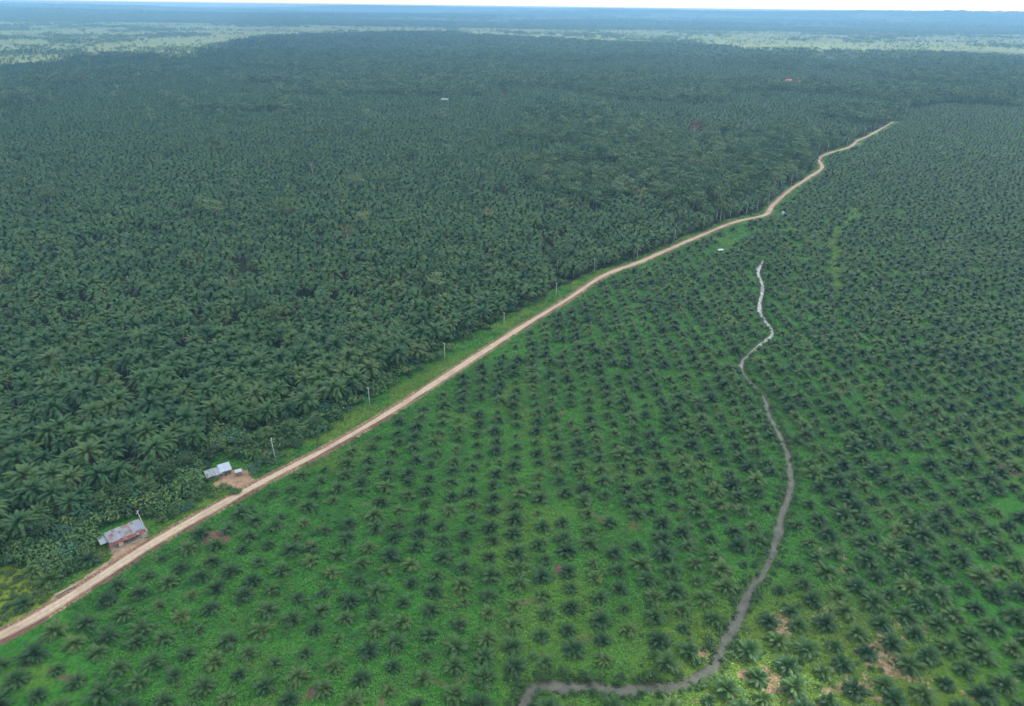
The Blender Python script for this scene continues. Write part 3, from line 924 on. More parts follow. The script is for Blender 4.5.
small = [(70, 508, 8, 'small dark tree in the thicket above and left of the long hut'), (98, 512, 7, 'small tree overhanging the thicket straight behind the long hut roof left end'), (124, 503, 9, 'taller dark tree behind the middle of the long hut'),
         (150, 493, 8, 'dark round tree uphill of the leaning pole'), (171, 480, 9, 'leafy tree halfway between the two huts at the palm edge'), (190, 470, 8, 'leafy tree just left of the twin-roofed hut'),
         (214, 461, 7, 'small tree right behind the grey half of the twin-roofed hut'), (250, 452, 8, 'dark tree behind the sandy yard of the twin-roofed hut'), (268, 444, 7, 'leafy tree behind the second roadside pole'),
         (290, 436, 7, 'leafy tree right of the second roadside pole at the palm edge'), (312, 430, 6, 'small tree at the palm edge between the second and third roadside poles'), (40, 540, 8, 'dark tree at the palm edge above the yellow-green grass')]
for k, (a, b_, h, l) in enumerate(small):
    tree_at(a, b_, l, M_SHRUB, M_DARKBARK, seed=600 + k, h=h, crown_r=3.6, trunk_r=.16, nclump=14, nleaf=60, leaf=.55, bare=.28, group='small trees in the thicket round the huts')

coll = bpy.data.collections.new('scrub')
for s in range(6):
    c, t = shrub_mb(500 + s, 2.0, 2.0, 6, 34, .5); coll.objects.link(bpy.data.objects.new('scrub_%d' % s, c.mesh('s', [(M_SHRUB, M_SHRUB, M_SHRUB, M_SHRUB, M_OLIVE, M_TEALSHRUB)[s]])))
n = 20000
qx = NR.uniform(-20, 900, n); qy = NR.uniform(110, 640, n)
g = np.array([G(a, b) for a, b in zip(qx, qy)])
d, side, par = pdist(g[:, 0], g[:, 1], ROAD, True)
inS = inpoly(qx, qy, SHRUBLAND)
inM = inpoly(qx, qy, MATURE_EDGE)
lim = 11 + 6 * fbm(g[:, 0], g[:, 1], 30, 2, 71)
ok = (side > 0) & ((inS) | (~inM & (d > lim) & (NR.random(n) < .5)) | (inM & (d < 48) & (d > 7) & (NR.random(n) < .6))) & ~inpoly(qx, qy, YELLOW_LAWN)
ok &= ~inpoly(qx, qy + 2, YARD_A) & ~inpoly(qx, qy + 2, YARD_B) & (d > 6.5) & ~inpoly(qx, qy, [(95, 550), (95, 528), (135, 514), (160, 528), (160, 548), (120, 560)]) & ~inpoly(qx, qy, [(198, 484), (200, 462), (238, 455), (262, 470), (262, 490), (214, 494)])
g = g[ok]; dd = d[ok]
sc_ = NR.uniform(.5, 1.7, len(g)) * np.clip(dd / 12, .35, 1.5)
scatter('roadside_scrub', coll, np.stack([g[:, 0], g[:, 1], height(g[:, 0], g[:, 1])], -1), (NR.random(len(g)) ** 1.3 * 6).astype(int), NR.uniform(0, 6.28, len(g)), sc_, None,
        label='tangled roadside scrub between the road verge and the mature palms', category='scrub')


# taller creepers and seedlings rising through the cover crop
n = 3600
y_ = np.sqrt(NR.uniform(118 ** 2, 520 ** 2, n)); x_ = y_ * NR.uniform(-.8, .8, n)
d, side, par = pdist(x_, y_, SPLIT, True)
k = (side < 0) & (d > 4) & (pdist(x_, y_, STREAM) > 3.5) & (fbm(x_, y_, 30, 3, 33) > .42); x_, y_ = x_[k], y_[k]
scatter('cover_crop_tufts', coll, np.stack([x_, y_, height(x_, y_) - .1], -1), np.where(NR.random(len(x_)) < .25, 4, (NR.random(len(x_)) * 4).astype(int)), NR.uniform(0, 6.28, len(x_)), NR.uniform(.25, .62, len(x_)), None,
        label='leafy tufts rising above the cover crop between the young palms', category='tufts')


n = 900
qx = NR.uniform(-80, 60, n); qy = NR.uniform(560, 650, n); k = inpoly(qx, qy, YELLOW_LAWN)
g = np.array([G(a, b_) for a, b_ in zip(qx[k], qy[k])]); k = pdist(g[:, 0], g[:, 1], ROAD) > 4; g = g[k]
scatter('yellow_green_tufts', coll, np.stack([g[:, 0], g[:, 1], height(g[:, 0], g[:, 1]) - .1], -1), np.where(NR.random(len(g)) < .7, 4, 1), NR.uniform(0, 6.28, len(g)), NR.uniform(.2, .55, len(g)), None,
        label='bushy tufts in the yellow-green patch at the far left of the road', category='tufts')

# palms standing outside the rows
def lone_palm(kind, px, py, s, label, seed):
    e = thing('young_oil_palm' if kind == 'young' else 'mature_oil_palm', label, 'young palm' if kind == 'young' else 'oil palm', at(px, py), seed, 'oil palms outside the rows near the huts', s)
    for nm, mesh in zip(('frond_crown', 'trunk', 'dead_fronds'), PAL[kind][1][seed % 5]): link(nm, mesh, e)


lone_palm('young', 24, 606, 1.0, 'lone young oil palm in the yellow-green grass at far left', 1)
lone_palm('young', 50, 583, 1.35, 'bushy oil palm at the edge of the yellow-green grass, left of the yard', 2)
lone_palm('young', 38, 572, 1.2, 'oil palm behind the bushy palm at the yellow grass edge', 3)
lone_palm('young', 70, 572, 1.1, 'oil palm between the yellow grass and the lower hut yard', 4)
lone_palm('young', 90, 562, 1.25, 'dark oil palm on the green verge left of the lower hut', 5)
lone_palm('young', 150, 492, 1.3, 'young oil palm in the thicket above the leaning pole', 6)
lone_palm('young', 80, 528, 1.4, 'oil palm in shade left behind the lower hut', 7)


# ------------------------------------------------------------------ ground cover: creeping legumes as many small leaf clumps
def cover():
    Vs = []; cols = []
    rng = NR
    for (ylo, yhi, dens, nl, ls, hh) in ((100, 330, 1.25, 8, .42, .55), (330, 560, .34, 7, .72, .7), (560, 900, .11, 6, 1.15, .8)):
        area = (yhi - ylo) * (ylo + yhi) / 2 * 1.72
        n = int(area * dens)
        y = np.sqrt(rng.uniform(ylo ** 2, yhi ** 2, n)); x = y * rng.uniform(-.86, .86, n)
        px, py, dz = PX(x, y)
        k = (px > -60) & (px < 1090) & (py < 790); x, y, px, py = x[k], y[k], px[k], py[k]
        d, side, par = pdist(x, y, SPLIT, True); ds = pdist(x, y, STREAM)
        k = ((side < 0) | (d < 24) & ~inpoly(px, py, MATURE_EDGE) | inpoly(px, py, YELLOW_LAWN)) & (d > 2.2 + 1.6 * vnoise(x / 2.7, y / 2.7)) & (ds > 1.3)
        k &= ~inpoly(px, py, YARD_A) & ~inpoly(px, py, YARD_B) & ~inpoly(px, py, [(95, 548), (97, 532), (135, 516), (152, 532), (120, 556)])
        x, y, d, side, ds = x[k], y[k], d[k], side[k], ds[k]
        mk = region_masks(x, y)
        soil = np.maximum(mk['bare'] * 1.05, mk['red'])
        k = rng.random(len(x)) > np.clip((soil - .4) * 1.7, 0, .9)
        x, y, d, side, ds = x[k], y[k], d[k], side[k], ds[k]; yel = mk['yellow'][k]
        n = len(x)
        lush = fbm(x, y, 6, 3, 81)
        hgt = hh * (.15 + 2.6 * lush ** 2.2) * np.where((side < 0) & (d > 5) & (d < 11), 1.7, 1)
        z = height(x, y)
        c = np.stack([x, y, z], -1)[:, None, :]
        off = rng.normal(0, ls * 1.1, (n, nl, 3)); off[..., 2] = rng.random((n, nl)) * hgt[:, None] + .03
        p = c + off
        nr = rng.normal(0, .55, (n, nl, 3)); nr[..., 2] = np.abs(nr[..., 2]) + .7
        nr /= np.linalg.norm(nr, axis=-1)[..., None]
        a = np.cross(nr, rng.normal(size=(n, nl, 3))); a /= np.linalg.norm(a, axis=-1)[..., None]; b = np.cross(nr, a)
        s = ls * rng.uniform(.6, 1.3, (n, nl, 1))
        Q = np.stack([p - a * s * .55, p - b * s * .4, p + a * s * .55, p + b * s * .4], 2)
        Vs.append(Q.reshape(-1, 3).astype(np.float32))
        g1 = np.array([.013, .072, .010]); g2 = np.array([.043, .178, .020]); g3 = np.array([.085, .215, .028]); yy = np.array([.145, .215, .032]); br = np.array([.12, .09, .05])
        t = np.clip((fbm(x, y, 5, 3, 83) - .5) * 2.6 + .5 + rng.normal(0, .2, n), 0, 1)[:, None]
        col = g1 * (1 - t) + g2 * t
        t2 = np.clip((fbm(x, y, 42, 3, 17) - .5) * 4, 0, 1)[:, None]; col = col * (1 - t2 * .4) + g3 * t2 * .4
        col = col * (1 - yel[:, None] * .85) + yy * yel[:, None] * .85
        dead = (rng.random(n) < .025)[:, None]; col = np.where(dead, br, col)
        col = np.repeat(col, nl, 0) * rng.uniform(.6, 1.45, (n * nl, 1))
        cols.append(np.concatenate([col, np.ones((n * nl, 1))], 1).astype(np.float32))
    V = np.vstack(Vs); col = np.vstack(cols)
    m, nt, b, out = mat('cover_leaf')
    nt.links.new(attr(nt, 'tint', 'Color'), b.inputs['Base Color']); b.inputs['Roughness'].default_value = .55; b.inputs['Specular IOR Level'].default_value = .3
    me = mesh_np('ground_cover', V, np.arange(len(V)).reshape(-1, 4), [m], None, {'tint': ('FACE', 'FLOAT_COLOR', col)})
    link('ground_cover', me, kind='stuff', label='lush green creeping cover crop between the young palms and along the verges', category='ground cover')
    print('cover quads', len(V) // 4)


cover()


# ------------------------------------------------------------------ utility poles
def pole(px, py, h, label, lean=0.0, small=False):
    e = thing('utility_pole', label, 'utility pole', at(px, py), 0, 'utility poles along the left side of the dirt road')
    d = ROAD - G(px, py); k = int(np.argmin(np.hypot(d[:, 0], d[:, 1]))); k = min(max(k, 1), len(ROAD) - 2)
    t = ROAD[k + 1] - ROAD[k - 1]; e.rotation_euler = (0, lean, math.atan2(t[1], t[0]))
    e.rotation_euler = (0, 0, math.atan2(t[1], t[0]))
    if lean: e.rotation_euler = (0, -lean, 0)
    b = MB(); b.tube([(0, 0, -.5), (0, 0, h * .5), (0, 0, h)], [.18, .14, .10], 8); sh = link('shaft', b.mesh('shaft', [M_CONC], True), e)
    b = MB(); b.box((-.06, -.95, h - .75), (.12, 0, 0), (0, 1.9, 0), (0, 0, .12)); arm = link('crossarm', b.mesh('crossarm', [M_STEEL]), e)
    for yy in (-.85, 0.3, .85):
        b = MB(); b.tube([(0, yy, h - .63), (0, yy, h - .5), (0, yy, h - .38)], [.05, .09, .04], 6); link('insulator', b.mesh('insulator', [M_CERAMIC], True), arm)


poles = [(149, 537, 11.5, 'leaning grey pole at the right end of the lower hut', .14),
         (276, 461, 11, 'grey pole among bushes right of the upper hut yard', .05),
         (370, 408, 11, 'grey pole on the grassy verge, third along the road from the lower hut', 0),
         (445, 362, 11, 'grey pole on the verge, fourth along the road from the lower hut', 0),
         (504, 330, 11, 'grey pole on the verge, fifth along the road from the lower hut', 0),
         (556, 299, 11, 'grey pole on the verge, sixth along the road, by the narrow grass strip', 0),
         (594, 273, 11, 'grey pole, seventh along the road, at the dark palm edge', 0),
         (637, 259, 11, 'grey pole, eighth along the road from the lower hut', 0),
         (674, 243, 11, 'grey pole just below the rubble heap by the road', 0),
         (703, 230, 11, 'grey pole right of the rubble heap, before the road bend', 0),
         (806, 168, 15, 'tall pole below the upper zigzag of the road', -.12),
         (827, 152, 12, 'grey pole just above the upper zigzag of the road', 0),
         (847, 146, 12, 'grey pole at the kink before the road climbs away', 0),
         (864, 136, 12, 'third grey pole from the far end of the road', 0),
         (874, 131, 12, 'second grey pole from the far end of the road', 0),
         (887, 123, 12, 'farthest grey pole, near the end of the road', 0)]
for p in poles: pole(p[0], p[1], p[2], p[3], p[4])


# ------------------------------------------------------------------ huts
def roof_mat(name, stops, scale=.6, gap=.76):
    """corrugated sheets: ribs across, each sheet with its own wear"""
    m, nt, b, out = mat(name)
    tc = nt.nodes.new('ShaderNodeTexCoord'); P = tc.outputs['Object']
    sx = nt.nodes.new('ShaderNodeSeparateXYZ'); nt.links.new(P, sx.inputs[0])
    sheet = mathn(nt, 'FLOOR', mathn(nt, 'DIVIDE', sx.outputs[0], gap)); row = mathn(nt, 'FLOOR', mathn(nt, 'DIVIDE', sx.outputs[1], 2.3))
    cb = nt.nodes.new('ShaderNodeCombineXYZ'); nt.links.new(sheet, cb.inputs[0]); nt.links.new(row, cb.inputs[1])
    wn = nt.nodes.new('ShaderNodeTexWhiteNoise'); nt.links.new(cb.outputs[0], wn.inputs[0])
    f = mathn(nt, 'ADD', mathn(nt, 'MULTIPLY', wn.outputs['Value'], .6), mathn(nt, 'MULTIPLY', noise(nt, scale, 5, P, .7), .5))
    nt.links.new(ramp(nt, f, stops), b.inputs['Base Color'])
    b.inputs['Roughness'].default_value = .5; b.inputs['Metallic'].default_value = .15; b.inputs['Specular IOR Level'].default_value = .4
    return m


M_ROOF = roof_mat('old_zinc_roof', [(.2, (.34, .34, .37)), (.42, (.24, .27, .33)), (.55, (.26, .30, .38)), (.64, (.27, .18, .155)), (.85, (.22, .09, .07))])
M_RUST = roof_mat('rusty_red_sheet', [(.2, (.19, .05, .045)), (.6, (.24, .08, .07)), (.8, (.34, .27, .26)), (1, (.42, .4, .4))])
M_ZINC = roof_mat('pale_zinc_roof', [(.2, (.20, .25, .27)), (.6, (.31, .36, .38)), (1, (.15, .18, .19))])
M_BRIGHT = roof_mat('bright_zinc_roof', [(.2, (.33, .40, .48)), (1, (.47, .54, .62))])
M_PLANK = plain('weathered_planks', (.14, .11, .085), (.28, .23, .18), 2, .85, bump=.3)
M_DARKBOARD = plain('dark_boards', (.06, .05, .045), (.11, .09, .075), 2, .9)  # dark tone for doors, shutter and windows
M_CREAM = plain('cream_cloth', (.5, .46, .38), (.65, .6, .5), 2, .9)
M_WHITE = plain('white_painted_board', (.42, .44, .44), (.6, .6, .6), 1.5, .7)
M_REDTILE = plain('red_roof_sheet', (.4, .1, .07), (.5, .15, .1), .4, .7)
M_CLAY = plain('pinkish_wall', (.5, .36, .3), (.6, .45, .38), .4, .8)


def corrugated(mb, x0, x1, ya, za, yb, zb, pitch=.19, amp=.035, thick=.04, mi=0, jag=.0, seed=0):
    """corrugated sheet between (ya,za) and (yb,zb), ribs running down the slope"""
    rr = random.Random(seed); n = int((x1 - x0) / pitch * 2); V = []; sheet = {}
    for i in range(n + 1):
        x = x0 + (x1 - x0) * i / n; s = int((x - x0) / .76)
        if s not in sheet: sheet[s] = (rr.uniform(-jag, jag), rr.uniform(-jag, jag), rr.uniform(0, .03))
        j0, j1, dz = sheet[s]; z = amp * (1 if i % 2 else -1) + dz
        V += [(x, ya + j0, za + z), (x, yb + j1, zb + z), (x, yb + j1, zb + z - thick), (x, ya + j0, za + z - thick)]
    Fq = []
    for i in range(n):
        a = i * 4; b = a + 4
        Fq += [[a, b, b + 1, a + 1], [a + 3, a + 2, b + 2, b + 3], [a + 1, b + 1, b + 2, a + 2], [a, a + 3, b + 3, b]]
    Fq += [[0, 1, 2, 3], [n * 4, n * 4 + 3, n * 4 + 2, n * 4 + 1]]
    mb.raw(V, Fq, mi)


def frame_from(p0, p1):
    a = G(*p0); b = G(*p1); d = b - a; return a, math.atan2(d[1], d[0]), math.hypot(*d)


# lower hut: long roof, rusty front eave, open front
o0, rz, LEN = frame_from((111, 549.5), (147, 534))
hut = thing('long_hut', 'long low hut with patched grey and rusty corrugated roof beside the road', 'hut', (o0[0], o0[1], .1), rz)
D = 6.2
b = MB()
for k in range(7):
    x0 = LEN * k / 7; x1 = LEN * (k + 1) / 7
    corrugated(b, x0 - .02, x1 + .03, -.85, 3.05, D + .6, 2.45 + .03 * (k % 2), jag=.22, seed=k)
link('main_roof', b.mesh('main_roof', [M_ROOF]), hut)
b = MB(); corrugated(b, -.3, LEN + .3, -1.75, 2.3, -.9, 3.0, jag=.16, seed=31); link('front_awning', b.mesh('front_awning', [M_RUST]), hut, label='rusty red front awning of corrugated sheet')
b = MB(); corrugated(b, -2.3, -.1, 1.0, 2.5, D + .2, 2.2, jag=.1, seed=33); link('side_lean_to_roof', b.mesh('side_roof', [M_ZINC]), hut, label='pale grey lean-to roof at the left end')
b = MB()
b.box((.3, D - .1, 0), (LEN - .6, 0, 0), (0, .1, 0), (0, 0, 2.25)); b.box((.3, 2.2, 0), (.1, 0, 0), (0, D - 2.4, 0), (0, 0, 2.4)); b.box((LEN - .4, 1.2, 0), (.1, 0, 0), (0, D - 1.4, 0), (0, 0, 2.35))
b.box((.5, 2.2, 0), (LEN * .55, 0, 0), (0, .1, 0), (0, 0, 2.7)); link('plank_wall', b.mesh('plank_wall', [M_PLANK]), hut)
for k in range(7):
    b = MB(); xx = .2 + (LEN - .5) * k / 6; b.box((xx, -1.2, -.1), (.14, 0, 0), (0, .14, 0), (0, 0, 2.55)); link('post', b.mesh('post', [M_PLANK]), hut)
b = MB(); b.box((LEN * .2, 2.12, 0), (.9, 0, 0), (0, .06, 0), (0, 0, 1.95)); dr = link('door', b.mesh('door', [M_DARKBOARD]), hut)
b = MB(); b.box((LEN * .2 + .75, 2.06, .95), (.06, 0, 0), (0, .05, 0), (0, 0, .14)); link('handle', b.mesh('handle', [M_STEEL]), dr)
b = MB(); b.box((LEN * .38, 2.12, .9), (1.2, 0, 0), (0, .05, 0), (0, 0, .9)); link('shutter', b.mesh('shutter', [M_DARKBOARD]), hut)
b = MB(); b.box((-.1, -1.6, -.05), (LEN + .2, 0, 0), (0, D + 1.9, 0), (0, 0, .12)); link('floor_slab', b.mesh('floor_slab', [plain('hut_floor', (.3, .26, .22), (.42, .37, .3), 1.5)]), hut)


def local(hutobj_origin, rz, lx, ly, z=0.0):
    c, s = math.cos(rz), math.sin(rz); return (hutobj_origin[0] + lx * c - ly * s, hutobj_origin[1] + lx * s + ly * c, z)


t = thing('work_table', 'wooden table under the front eave of the long hut', 'table', local(o0, rz, LEN * .62, -.2, .17), rz)
b = MB(); b.box((0, 0, .72), (2.2, 0, 0), (0, .9, 0), (0, 0, .06)); link('table_top', b.mesh('table_top', [M_PLANK]), t)
for xx, yy in ((.08, .08), (2.04, .08), (.08, .74), (2.04, .74)):
    b = MB(); b.box((xx, yy, 0), (.08, 0, 0), (0, .08, 0), (0, 0, .72)); link('leg', b.mesh('leg', [M_PLANK]), t)
t = MB()
n = 9
V = []
for i in range(n):
    V += [(i * .17, .09 * (-1) ** i, 2.0), (i * .17, .12 * (-1) ** i, .5)]
t.raw(V, [[2 * i, 2 * i + 1, 2 * i + 3, 2 * i + 2] for i in range(n - 1)])
o = link('hanging_cloth', t.mesh('cloth', [M_CREAM]), None, (*local(o0, rz, 2.4, -1.35)[:2], .15), label='cream cloth hanging under the red awning of the long hut', category='cloth'); o.rotation_euler = (0, 0, rz)
sm = o.modifiers.new('thick', 'SOLIDIFY'); sm.thickness = .02

# upper hut: two adjoining pale roofs
o1, rz1, L1 = frame_from((208, 482), (236, 475))
hut2 = thing('twin_roofed_hut', 'small hut of two adjoining pale zinc roofs behind a sandy yard', 'hut', (o1[0], o1[1], .1), rz1 + .12, None, .86)
b = MB(); corrugated(b, -.4, 6.4, -.5, 2.3, 4.9, 3.0, jag=.15, seed=51); link('grey_roof', b.mesh('grey_roof', [M_ZINC]), hut2, label='dull grey roof over the left half')
b = MB(); corrugated(b, 5.7, 10.9, .2, 2.5, 5.6, 3.5, jag=.05, seed=52); link('bright_roof', b.mesh('bright_roof', [M_BRIGHT]), hut2, label='shiny bluish-white roof over the right half')
b = MB()
b.box((0, 4.5, 0), (6, 0, 0), (0, .1, 0), (0, 0, 2.8)); b.box((0, .2, 0), (.1, 0, 0), (0, 4.3, 0), (0, 0, 2.3)); b.box((.1, .2, 0), (5.6, 0, 0), (0, .1, 0), (0, 0, 2.2))
b.box((6.1, .6, 0), (4.4, 0, 0), (0, .1, 0), (0, 0, 2.4)); b.box((10.4, .7, 0), (.1, 0, 0), (0, 4.4, 0), (0, 0, 2.5)); b.box((6.1, 5.1, 0), (4.4, 0, 0), (0, .1, 0), (0, 0, 3.2)); link('wall', b.mesh('wall', [M_PLANK]), hut2)
b = MB(); b.box((7.6, .52, 0), (.9, 0, 0), (0, .07, 0), (0, 0, 1.95)); link('door', b.mesh('door', [M_DARKBOARD]), hut2)
b = MB(); b.box((2, .12, .9), (1.1, 0, 0), (0, .07, 0), (0, 0, .8)); link('window', b.mesh('window', [M_DARKBOARD]), hut2)
b = MB(); b.box((9.1, .52, .9), (.8, 0, 0), (0, .07, 0), (0, 0, .8)); link('window', b.mesh('window', [M_DARKBOARD]), hut2)

# little stall at the right of the upper yard
p = at(239, 475); st = thing('small_stall', 'tiny pale-roofed stall on legs at the back of the sandy yard', 'stall', (p[0], p[1], 0), rz1)
b = MB(); corrugated(b, -1.3, 1.3, -.9, 1.9, .9, 2.15, jag=.02, seed=60); link('roof', b.mesh('roof', [M_BRIGHT]), st)
for xx in (-1.1, 1.0):
    for yy in (-.7, .6):
        b = MB(); b.box((xx, yy, -.1), (.09, 0, 0), (0, .09, 0), (0, 0, 2.0)); link('leg', b.mesh('leg', [M_PLANK]), st)
b = MB(); b.box((-1.1, -.7, .7), (2.2, 0, 0), (0, 1.4, 0), (0, 0, .07)); link('shelf', b.mesh('shelf', [M_PLANK]), st)

# low growth hanging over the stream banks
tt = NR.uniform(0, 1, 900); kk = (tt * (len(SP) - 1)).astype(int); sg = np.where(NR.random(900) < .5, -1, 1)
q = SP[kk] + N[kk] * (sg * NR.uniform(1.7, 3.4, 900))[:, None] + NR.normal(0, .4, (900, 2))
scatter('bank_scrub', coll, np.stack([q[:, 0], q[:, 1], height(q[:, 0], q[:, 1]) - .1], -1), (NR.random(900) * 4).astype(int), NR.uniform(0, 6.28, 900), NR.uniform(.3, .8, 900), None,
        label='low leafy growth hanging over the banks of the winding stream', category='bank scrub')

# concrete culvert headwall and log by the yard in the lower left
p = at(63, 592, .1); o0b, rzb, _ = frame_from((55, 597), (72, 588))
b = MB(); b.tube([(0, 0, .2), (3.5, .2, .25), (6.4, 0, .2)], [.28, .25, .2], 8); o = link('felled_log', b.mesh('log', [M_BARK], True), None, (o0b[0], o0b[1], .1), label='pale felled log lying beside the road left of the lower hut', category='log'); o.rotation_euler = (0, 0, rzb)


def shed(px, py, w, d, h, label, wallm, roofm, name='shed', rz=0.0, ridge=True, cat='shed'):
    q = at(px, py); e = thing(name, label, cat, (q[0], q[1], q[2] - .2), rz)
    b = MB(); b.box((-w / 2, -d / 2, 0), (w, 0, 0), (0, .12, 0), (0, 0, h)); b.box((-w / 2, d / 2 - .12, 0), (w, 0, 0), (0, .12, 0), (0, 0, h))
    b.box((-w / 2, -d / 2 + .12, 0), (.12, 0, 0), (0, d - .24, 0), (0, 0, h)); b.box((w / 2 - .12, -d / 2 + .12, 0), (.12, 0, 0), (0, d - .24, 0), (0, 0, h)); link('wall', b.mesh('wall', [wallm]), e)
    b = MB(); rh = .28 * d
    b.raw([(-w / 2 - .4, -d / 2 - .5, h), (w / 2 + .4, -d / 2 - .5, h), (w / 2 + .4, 0, h + rh), (-w / 2 - .4, 0, h + rh), (-w / 2 - .4, d / 2 + .5, h), (w / 2 + .4, d / 2 + .5, h),
           (-w / 2 - .4, -d / 2 - .5, h - .12), (w / 2 + .4, -d / 2 - .5, h - .12), (w / 2 + .4, 0, h + rh - .12), (-w / 2 - .4, 0, h + rh - .12), (-w / 2 - .4, d / 2 + .5, h - .12), (w / 2 + .4, d / 2 + .5, h - .12)],
          [[0, 1, 2, 3], [3, 2, 5, 4], [7, 6, 9, 8], [8, 9, 10, 11], [0, 6, 7, 1], [4, 5, 11, 10], [0, 3, 9, 6], [3, 4, 10, 9], [1, 7, 8, 2], [2, 8, 11, 5]])
    link('roof', b.mesh('roof', [roofm]), e)
    b = MB(); b.box((-.45, -d / 2 - .06, 0), (.9, 0, 0), (0, .05, 0), (0, 0, min(2, h * .85))); link('door', b.mesh('door', [M_DARKBOARD]), e)
    b = MB(); b.box((w * .22, -d / 2 - .06, h * .4), (w * .16, 0, 0), (0, .05, 0), (0, 0, h * .35)); link('window', b.mesh('window', [M_DARKBOARD]), e)
    return e


shed(720, 250.5, 3.6, 2.2, 1.2, 'tiny white-roofed shelter in the grassy clearing right of the road', M_WHITE, M_WHITE, 'field_shelter', .3)
shed(445, 103, 13, 8, 6.5, 'pale-roofed building alone far off among the palms', M_PLANK, M_ZINC, 'farm_building', -.1, cat='building')
shed(787, 87, 15, 11, 15, 'hazy house with a red roof deep in the far canopy', M_CLAY, M_REDTILE, 'red_roofed_house', .1, cat='house')
shed(797, 87.5, 9, 9, 13.5, 'smaller pinkish building right beside the far red-roofed house', M_CLAY, M_REDTILE, 'outbuilding', .1, cat='house')
shed(682, 228.5, 6, 4, 1.8, 'derelict grey shack beside the road below the wood', M_PLANK, M_ZINC, 'derelict_shack', .5)
# white water tank on a stand by the road bend
q = at(782.5, 216); e = thing('water_tank', 'white water tank on a short stand right of the road bend', 'tank', q, 0)
b = MB(); b.tube([(0, 0, 1.2), (0, 0, 1.3), (0, 0, 3.6), (0, 0, 4.0), (0, 0, 4.1)], [1.0, 1.15, 1.15, .8, .2], 14); link('tank_body', b.mesh('tank', [M_WHITE], True), e)
for xx, yy in ((-.7, -.7), (.6, -.7), (-.7, .6), (.6, .6)):
    b = MB(); b.box((xx, yy, -.2), (.12, 0, 0), (0, .12, 0), (0, 0, 1.5)); link('leg', b.mesh('leg', [M_PLANK]), e)

# ------------------------------------------------------------------ light: sky, sun, and the broken cloud that shades the plantation
SUN_EL = math.radians(48); SUN_AZ = math.radians(62)     # azimuth from +Y towards +X
sv = np.array([math.sin(SUN_AZ) * math.cos(SUN_EL), math.cos(SUN_AZ) * math.cos(SUN_EL), math.sin(SUN_EL)])
w = bpy.data.worlds.new('World'); sc.world = w; w.use_nodes = True
nt = w.node_tree; nt.nodes.clear()
sky = nt.nodes.new('ShaderNodeTexSky'); sky.sky_type = 'NISHITA'; sky.sun_disc = False
sky.sun_elevation = SUN_EL; sky.sun_rotation = SUN_AZ; sky.altitude = 100; sky.air_density = 1.0; sky.dust_density = .2; sky.ozone_density = 1.0
bg = nt.nodes.new('ShaderNodeBackground'); bg.inputs['Strength'].default_value = .15
wo = nt.nodes.new('ShaderNodeOutputWorld'); nt.links.new(sky.outputs[0], bg.inputs[0]); nt.links.new(bg.outputs[0], wo.inputs[0])
sl = bpy.data.lights.new('sun', 'SUN'); sl.energy = 4.2; sl.angle = math.radians(.6); sl.color = (1, .95, .87)
so = bpy.data.objects.new('sun', sl); C.objects.link(so); so.rotation_euler = Vector(sv).to_track_quat('Z', 'Y').to_euler(); so.location = (300, 200, 900)

HC = 1000.0
off = sv[:2] / sv[2] * HC
# ground footprint of the shade; the unseen cloud is shaped to cast it


def shade(X, Y):
    n = fbm(X, Y, 500, 4, 91)
    s = in_front(X, Y)
    px, py, dz = PX(X, Y)
    wob = (fbm(X, Y, 14, 3, 93) - .5) * 14
    hole = inpoly(X + wob, Y + wob, CORNER)
    s &= ~hole
    back = (Y > 5200 + 1400 * (n - .5)) & (Y < 9000) & (fbm(X * .5, Y, 1300, 4, 94) > .52)
    mid = (Y > 2500) & (Y < 5600) & (fbm(X * .6, Y * 1.6, 420, 4, 95) > .66) & (Y < 30000)
    return s | mid


cxs = np.concatenate([np.arange(-5500, -60, 75), np.arange(-60, 320, 6), np.arange(320, 6500, 75)])
cys = np.concatenate([np.arange(-2200, 40, 75), np.arange(40, 240, 6), np.arange(240, 14000, 75)])
X, Y = np.meshgrid(cxs, cys); S = shade(X, Y)
cellm = S[:-1, :-1] & S[:-1, 1:] & S[1:, 1:] & S[1:, :-1]
# thickness grows away from the cloud's edges
inner = S.copy(); depth = S.astype(float)
for _ in range(6):
    e = inner.copy(); e[1:-1, 1:-1] = inner[1:-1, 1:-1] & inner[:-2, 1:-1] & inner[2:, 1:-1] & inner[1:-1, :-2] & inner[1:-1, 2:]
    e[0] = e[-1] = False; e[:, 0] = e[:, -1] = False; inner = e; depth += inner
fine = ((X > -70) & (X < 330) & (Y > 30) & (Y < 250))
th = np.where(fine, depth * 3 + 2, depth * 14 + 4) * (.6 + .8 * fbm(X, Y, 150, 3, 96))
top = HC + th * 1.6; bot = HC - th * .35
ny, nx = X.shape
cx_, cy_ = X + off[0], Y + off[1]
idx = np.arange(nx * ny).reshape(ny, nx)
q = np.stack([idx[:-1, :-1], idx[:-1, 1:], idx[1:, 1:], idx[1:, :-1]], -1)[cellm]
V = np.concatenate([np.stack([cx_, cy_, top], -1).reshape(-1, 3), np.stack([cx_, cy_, bot], -1).reshape(-1, 3)])
Fq = [q, q[:, ::-1] + nx * ny]
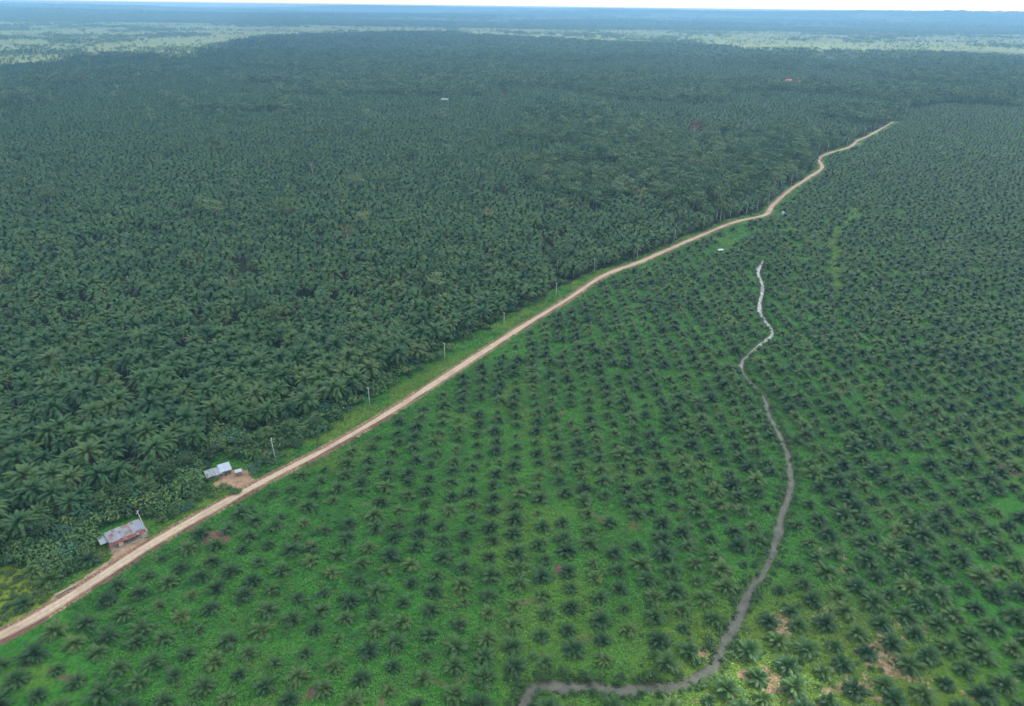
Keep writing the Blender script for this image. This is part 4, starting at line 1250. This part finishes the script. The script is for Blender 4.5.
# side walls where a cloud cell meets open sky
cm = np.pad(cellm, 1)
for dy, dx, (a, b) in ((-1, 0, ((0, 0), (0, 1))), (1, 0, ((1, 1), (1, 0))), (0, -1, ((1, 0), (0, 0))), (0, 1, ((0, 1), (1, 1)))):
    edgec = cellm & ~cm[1 + dy:1 + dy + cellm.shape[0], 1 + dx:1 + dx + cellm.shape[1]]
    iy, ix = np.nonzero(edgec)
    A = idx[iy + a[0], ix + a[1]]; B = idx[iy + b[0], ix + b[1]]
    Fq.append(np.stack([B, A, A + nx * ny, B + nx * ny], -1))
Fq = np.vstack(Fq)
used = np.unique(Fq); remap = np.full(len(V), -1); remap[used] = np.arange(len(used))
mc, nt, b, out = mat('cloud')
nt.nodes.remove(b)
tb = nt.nodes.new('ShaderNodeBsdfTranslucent'); tb.inputs[0].default_value = (.98, .96, .91, 1)
tr_ = nt.nodes.new('ShaderNodeBsdfTransparent'); tr_.inputs[0].default_value = (1, 1, 1, 1)
mx = nt.nodes.new('ShaderNodeMixShader'); mx.inputs[0].default_value = .43
nt.links.new(tb.outputs[0], mx.inputs[1]); nt.links.new(tr_.outputs[0], mx.inputs[2]); nt.links.new(mx.outputs[0], out.inputs[0])
link('shade_clouds', mesh_np('shade_clouds', V[used], remap[Fq], [mc], None, None, True), kind='stuff', label='unseen broken layer of grey cloud overhead, shaped to shade the plantation', category='shade_clouds')

# haze
b = MB(); b.box((-24000, -900, -4), (48000, 0, 0), (0, 25500, 0), (0, 0, 4 + 178))
mh, nt, pb, out = mat('haze'); nt.nodes.remove(pb)
pv = nt.nodes.new('ShaderNodeVolumePrincipled'); pv.inputs['Color'].default_value = (.36, .68, 1, 1); pv.inputs['Density'].default_value = 1.1e-4; pv.inputs['Anisotropy'].default_value = 0.0
nt.links.new(pv.outputs[0], out.inputs['Volume'])
link('haze', b.mesh('haze', [mh]), kind='stuff')

# ------------------------------------------------------------------ render settings
sc.view_settings.view_transform = 'Standard'; sc.view_settings.look = 'None'; sc.view_settings.gamma = 1
sc.view_settings.exposure = 0.60
cy = sc.cycles
cy.max_bounces = 8; cy.diffuse_bounces = 4; cy.glossy_bounces = 2; cy.transmission_bounces = 4; cy.volume_bounces = 1; cy.transparent_max_bounces = 8
cy.use_denoising = True
cy.caustics_reflective = False; cy.caustics_refractive = False
